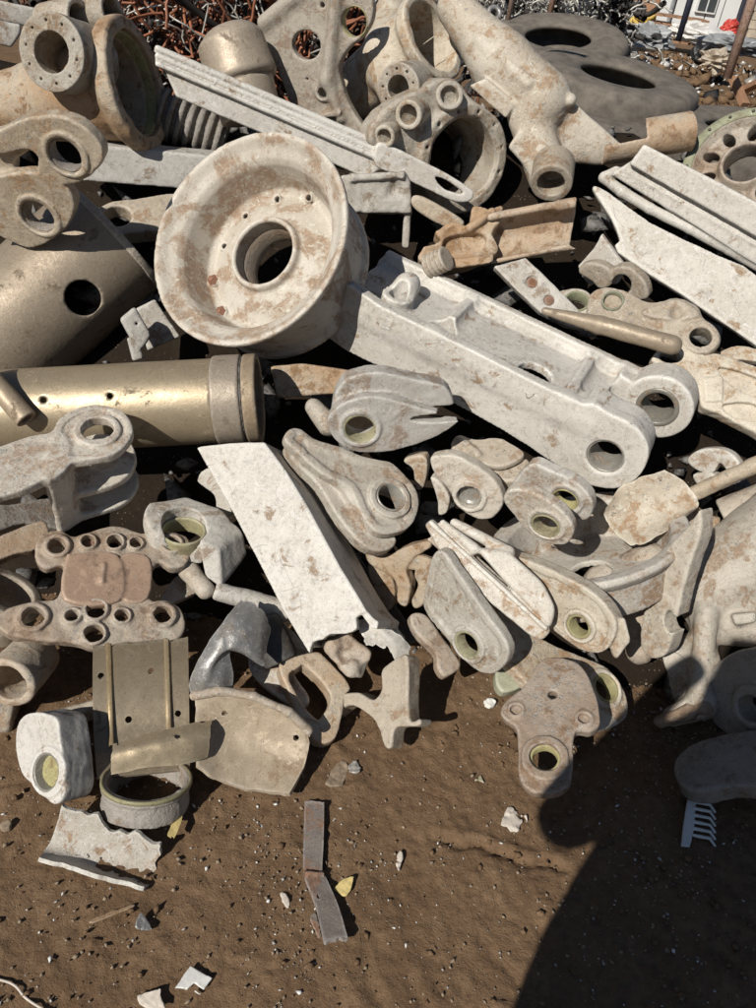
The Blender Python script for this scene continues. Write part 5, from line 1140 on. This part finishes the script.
# white building
BY = 27.0; p0 = at_y(596, 26, BY); p1 = at_y(736, 46, BY); bx0, bx1 = p0[0] - 1.5, p1[0] - .2
root = empty('white_building', (0, BY, 0)); HW = 4.2
gx_ = []
npan = 12; wp = (bx1 - bx0) / npan
for q in range(npan): box('wall_panel', (bx0 + wp * (q + .5), .2, HW / 2), (wp - .03, .2, HW), 'wall_white', 0, root, .01)
box('wall_backing', ((bx0 + bx1) / 2, .34, HW / 2), (bx1 - bx0 - .02, .12, HW - .02), 'wall_white', 0, root)
wc = at_y(708, 3, BY); wx, wz = wc[0], wc[2] + .2
w_ = box('window', (wx, .06, wz), (.56, .10, .9), 'wall_white', 0, root)
for sx in (-.13, .13): box('pane', (sx, -.062, 0), (.21, .03, .78), 'glass', 0, w_)
box('drain_pipe', (at_y(672, 8, BY)[0], .02, HW / 2), (.09, .12, HW), 'tarp_grey', 0, root, .03)
box('corner_post', (bx1 + .1, .1, HW / 2), (.2, .3, HW), 'pole_dark', 0, root)
tag(root, 'long white clad building with one window behind the yard', 'building')
root = empty('block_wall', (0, BY + .5, 0))
nb = 0
for r_ in range(16):
    for c_ in range(5): box('brick', (bx1 + .5 + c_ * .62 + (.31 if r_ % 2 else 0), 0, .11 + r_ * .22), (.6, .3, .205), 'brick', 0, root)
tag(root, 'pale block wall beside the white building at the right', 'wall')
# yard clutter in front of the building
def lump(name, px, py, Y, sz, mat, label, cat, seed=0, sharp=.5):
    P = at_y(px, py, Y); r = np.random.RandomState(seed); bm = bmesh.new(); bmesh.ops.create_icosphere(bm, subdivisions=4, radius=1)
    ks = r.normal(size=(5, 3)) * 2.6; ph = r.rand(5) * 6
    for v in bm.verts:
        c = np.array(v.co); d = 1 + sharp * .3 * sum(math.sin(ks[i] @ c * (1 + i * .6) + ph[i]) for i in range(5)); v.co = Vector(c * d * np.array(sz))
    me = bpy.data.meshes.new(name); bm.to_mesh(me); bm.free(); me.materials.append(MAT[mat])
    o = link(name, me); o.location = P; return tag(o, label, cat)
o = box('cardboard_box', at_y(623, 9, 25.5), (1.0, .8, .75), 'card', .1, None, .03); tag(o, 'large brown cardboard box against the white building', 'box')
o = box('cardboard_box', at_y(645, 10, 25.3), (.62, .6, .7), 'card', -.1, None, .03); tag(o, 'smaller rust brown box right of the large cardboard box', 'box')
lump('yellow_bag', 643, 22, 22, (.26, .24, .16), 'yellow', 'yellow bag on the ground in front of the brown boxes', 'bag', 1)
lump('red_can', 730, 29, 22, (.2, .2, .2), 'red', 'red canister in front of the white building corner', 'canister', 2, .2)
lump('white_sheet_pile', 696, 33, 21, (.5, .4, .16), 'tarp', 'crumpled white sheets heaped in front of the building', 'sheets', 3)
lump('white_sheet_pile', 718, 38, 19.5, (.4, .4, .13), 'tarp', 'crumpled white sheets heaped right of the others below the red canister', 'sheets', 4)
lump('white_sheet_pile', 627, 20, 23, (.5, .4, .15), 'tarp', 'white crumpled sheets left of the yellow bag', 'sheets', 5)
lump('grey_tarp', 740, 47, 17, (.6, .5, .12), 'tarp_grey', 'grey tarpaulin heaped at the right behind the leaning rusty pole', 'tarpaulin', 6)
lump('black_bucket', 702, 54, 14, (.15, .14, .14), 'black', 'black bucket on the rubble right of the dark blue post', 'bucket', 7, .3)
lump('grey_sack', 648, 38, 15.5, (.34, .3, .16), 'tarp_grey', 'grey plastic sack on the rubble left of the dark blue post', 'sack', 8)
lump('pale_sack', 716, 62, 12.5, (.2, .2, .14), 'brick', 'pale sack on the rubble below the black bucket', 'sack', 9)
lump('silver_bundle', 618, 42, 13, (.3, .3, .12), 'wire_grey', 'silver tangled bundle on the rubble right of the tilted tyre', 'bundle', 10, 1.0)
root = empty('wooden_pallet', at_y(672, 27, 22.5))
for k in range(4):
    for q in range(5): box('slat', (-.55 + q * .27, -.3, -.25 + k * .16), (.22, .8, .04), 'card', 0, root)
tag(root, 'stack of weathered wooden pallets in front of the white building', 'pallets')
for (px, py, qx, qy, lb) in ((733, 78, 745, 105, 'broken brown plank leaning in the rubble by the leaning rusty pole'), (740, 92, 760, 82, 'short broken plank crossing the rubble at the right edge')):
    a = at_y(px, py, 9.5); c = at_y(qx, qy, 9.2); e = c - a; L = np.linalg.norm(e); o = box('broken_plank', (a + c) / 2, (.09, .05, L), 'card'); o.rotation_euler = Vector(e).to_track_quat('Z', 'Y').to_euler(); tag(o, lb, 'plank')
def rubble(name, n, mat, label, seed, size, y0, y1, x0, x1, flat=.5, lift=0.0):
    r = np.random.RandomState(seed)
    def reg(q):
        Y = y0 + (y1 - y0) * q.rand(); Xx = x0 + (x1 - x0) * q.rand()
        z = 1.15 * math.exp(-(((Xx - 3.4) / 4.5) ** 2 + ((Y - 13) / 4.2) ** 2)) * .35
        return np.array([Xx, Y, z + lift * q.rand()])
    o = scatter(name, n, mat, label, 'rubble', size, reg, seed, flat); return o
rubble('rubble', 2600, 'soil', 'brown rubble and clods covering the yard behind the tyres', 31, .055, 8, 21, .5, 8)
rubble('scrap_bits', 900, 'crumb', 'grey scrap bits scattered over the yard rubble', 32, .05, 8, 21, .5, 8, .4)
rubble('litter_bits', 330, 'tarp', 'white litter scattered over the yard rubble', 33, .045, 8, 21, .5, 8, .35)
rubble('dark_bits', 420, 'wire_dark', 'dark rubber bits scattered over the yard rubble', 34, .05, 8, 21, .5, 8, .5)
# shredded metal heap and wire tangle: uncountable strands
def tangle(name, n, mat, label, cat, centre, spread, thick, length, seed, curl=1.0):
    cu = bpy.data.curves.new(name, 'CURVE'); cu.dimensions = '3D'; cu.bevel_depth = thick; cu.bevel_resolution = 1; cu.resolution_u = 3; r = np.random.RandomState(seed)
    for i in range(n):
        p = np.array(centre) + r.normal(size=3) * np.array(spread); p[2] = max(p[2], .02); d = nz(r.normal(size=3)); sp = cu.splines.new('POLY'); m = 9; sp.points.add(m - 1); b_ = nz(r.normal(size=3))
        for k in range(m):
            sp.points[k].co = (*p, 1); d = nz(d + b_ * .45 * curl + r.normal(size=3) * .35 * curl); p = p + d * length / m
    cu.materials.append(MAT[mat]); o = link(name, cu); tag(o, label, cat); o['kind'] = 'stuff'; return o
c1 = at_y(215, 14, 4.4)
tangle('brown_wires', 620, 'copper', 'tangle of brown insulated wire behind the rounded tank', 'wires', c1, (.42, .25, .17), .0065, .42, 1, 1.4)
tangle('pale_wires', 260, 'wire_grey', 'grey and silver strands in the brown wire tangle', 'wires', c1, (.42, .22, .18), .004, .4, 2, 1.2)
tangle('dark_wires', 420, 'wire_dark', 'dark wire mass under the brown wire tangle', 'wires', c1 + np.array([0, .25, -.12]), (.5, .2, .3), .016, .5, 3)
c2 = at_y(528, 14, 7.6)
tangle('shredded_metal', 3200, 'wire_grey', 'heap of shredded grey metal strands behind the tyres', 'shredded metal', c2, (.30, .35, .26), .007, .16, 4, 1.6)
tangle('shredded_dark', 350, 'wire_dark', 'dark shreds in the heap of shredded metal', 'shredded metal', c2 + np.array([.1, .15, -.08]), (.34, .35, .26), .016, .22, 5, 1.6)
tangle('black_brush', 260, 'wire_dark', 'black tangled hoses at the right end of the shredded metal heap', 'hoses', at_y(590, 14, 8.4), (.13, .25, .22), .022, .4, 6, 1.2)
# broken pieces filling the hollows of the heap
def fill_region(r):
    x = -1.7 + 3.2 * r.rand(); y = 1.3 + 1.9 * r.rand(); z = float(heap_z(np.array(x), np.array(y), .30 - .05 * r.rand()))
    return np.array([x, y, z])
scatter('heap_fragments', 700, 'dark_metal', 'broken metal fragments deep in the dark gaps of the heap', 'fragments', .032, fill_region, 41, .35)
# ------------------------------------------------------------------ the photographer, who stands behind the camera and casts the shadow in front
def person():
    bm = bpy.data.meshes.new('person'); 
    J = {'pel': (-.07, -.36, .98, .25, .16), 'chest': (-.03, -.32, 1.36, .20, .15), 'neck': (-.03, -.28, 1.58, .08, .08), 'head': (-.03, -.22, 1.68, .10, .115), 'top': (-.03, -.22, 1.83, .085, .10),
         'shl': (-.23, -.30, 1.48, .095, .095), 'ell': (-.31, -.21, 1.17, .07, .07), 'wrl': (-.14, -.05, 1.50, .045, .045), 'hdl': (-.075, -.03, 1.58, .04, .04),
         'shr': (.19, -.30, 1.48, .095, .095), 'elr': (.33, -.17, 1.26, .07, .07), 'wrr': (.14, -.05, 1.50, .045, .045), 'hdr': (.075, -.03, 1.58, .04, .04),
         'hil': (-.13, -.36, .90, .13, .13), 'knl': (-.15, -.34, .50, .085, .085), 'anl': (-.16, -.38, .09, .055, .055), 'tol': (-.16, -.20, .04, .045, .035),
         'hir': (.09, -.36, .90, .13, .13), 'knr': (.11, -.34, .50, .085, .085), 'anr': (.12, -.38, .09, .055, .055), 'tor': (.13, -.20, .04, .045, .035)}
    E = [('pel', 'chest'), ('chest', 'neck'), ('neck', 'head'), ('head', 'top'), ('chest', 'shl'), ('shl', 'ell'), ('ell', 'wrl'), ('wrl', 'hdl'), ('chest', 'shr'), ('shr', 'elr'), ('elr', 'wrr'), ('wrr', 'hdr'), ('pel', 'hil'), ('hil', 'knl'), ('knl', 'anl'), ('anl', 'tol'), ('pel', 'hir'), ('hir', 'knr'), ('knr', 'anr'), ('anr', 'tor')]
    ks = list(J); bm.from_pydata([J[k][:3] for k in ks], [(ks.index(a), ks.index(b)) for a, b in E], [])
    o = link('person', bm); sk = o.modifiers.new('skin', 'SKIN'); sub_ = o.modifiers.new('sub', 'SUBSURF'); sub_.levels = sub_.render_levels = 2
    for i, k in enumerate(ks): bm.skin_vertices[0].data[i].radius = J[k][3:]
    bm.skin_vertices[0].data[0].use_root = True
    dg = bpy.context.evaluated_depsgraph_get(); me = bpy.data.meshes.new_from_object(o.evaluated_get(dg)); o.modifiers.clear(); o.data = me; me.materials.append(MAT['cloth_dark'])
    for p in me.polygons: p.use_smooth = True
    tag(o, 'person in dark clothes behind the camera, arms raised holding a phone', 'person'); return o
person()
o = box('phone', (0, -.035, 1.6), (.075, .008, .155), 'black', 0, None, .003); tag(o, 'black phone held up in both hands behind the viewpoint', 'phone')
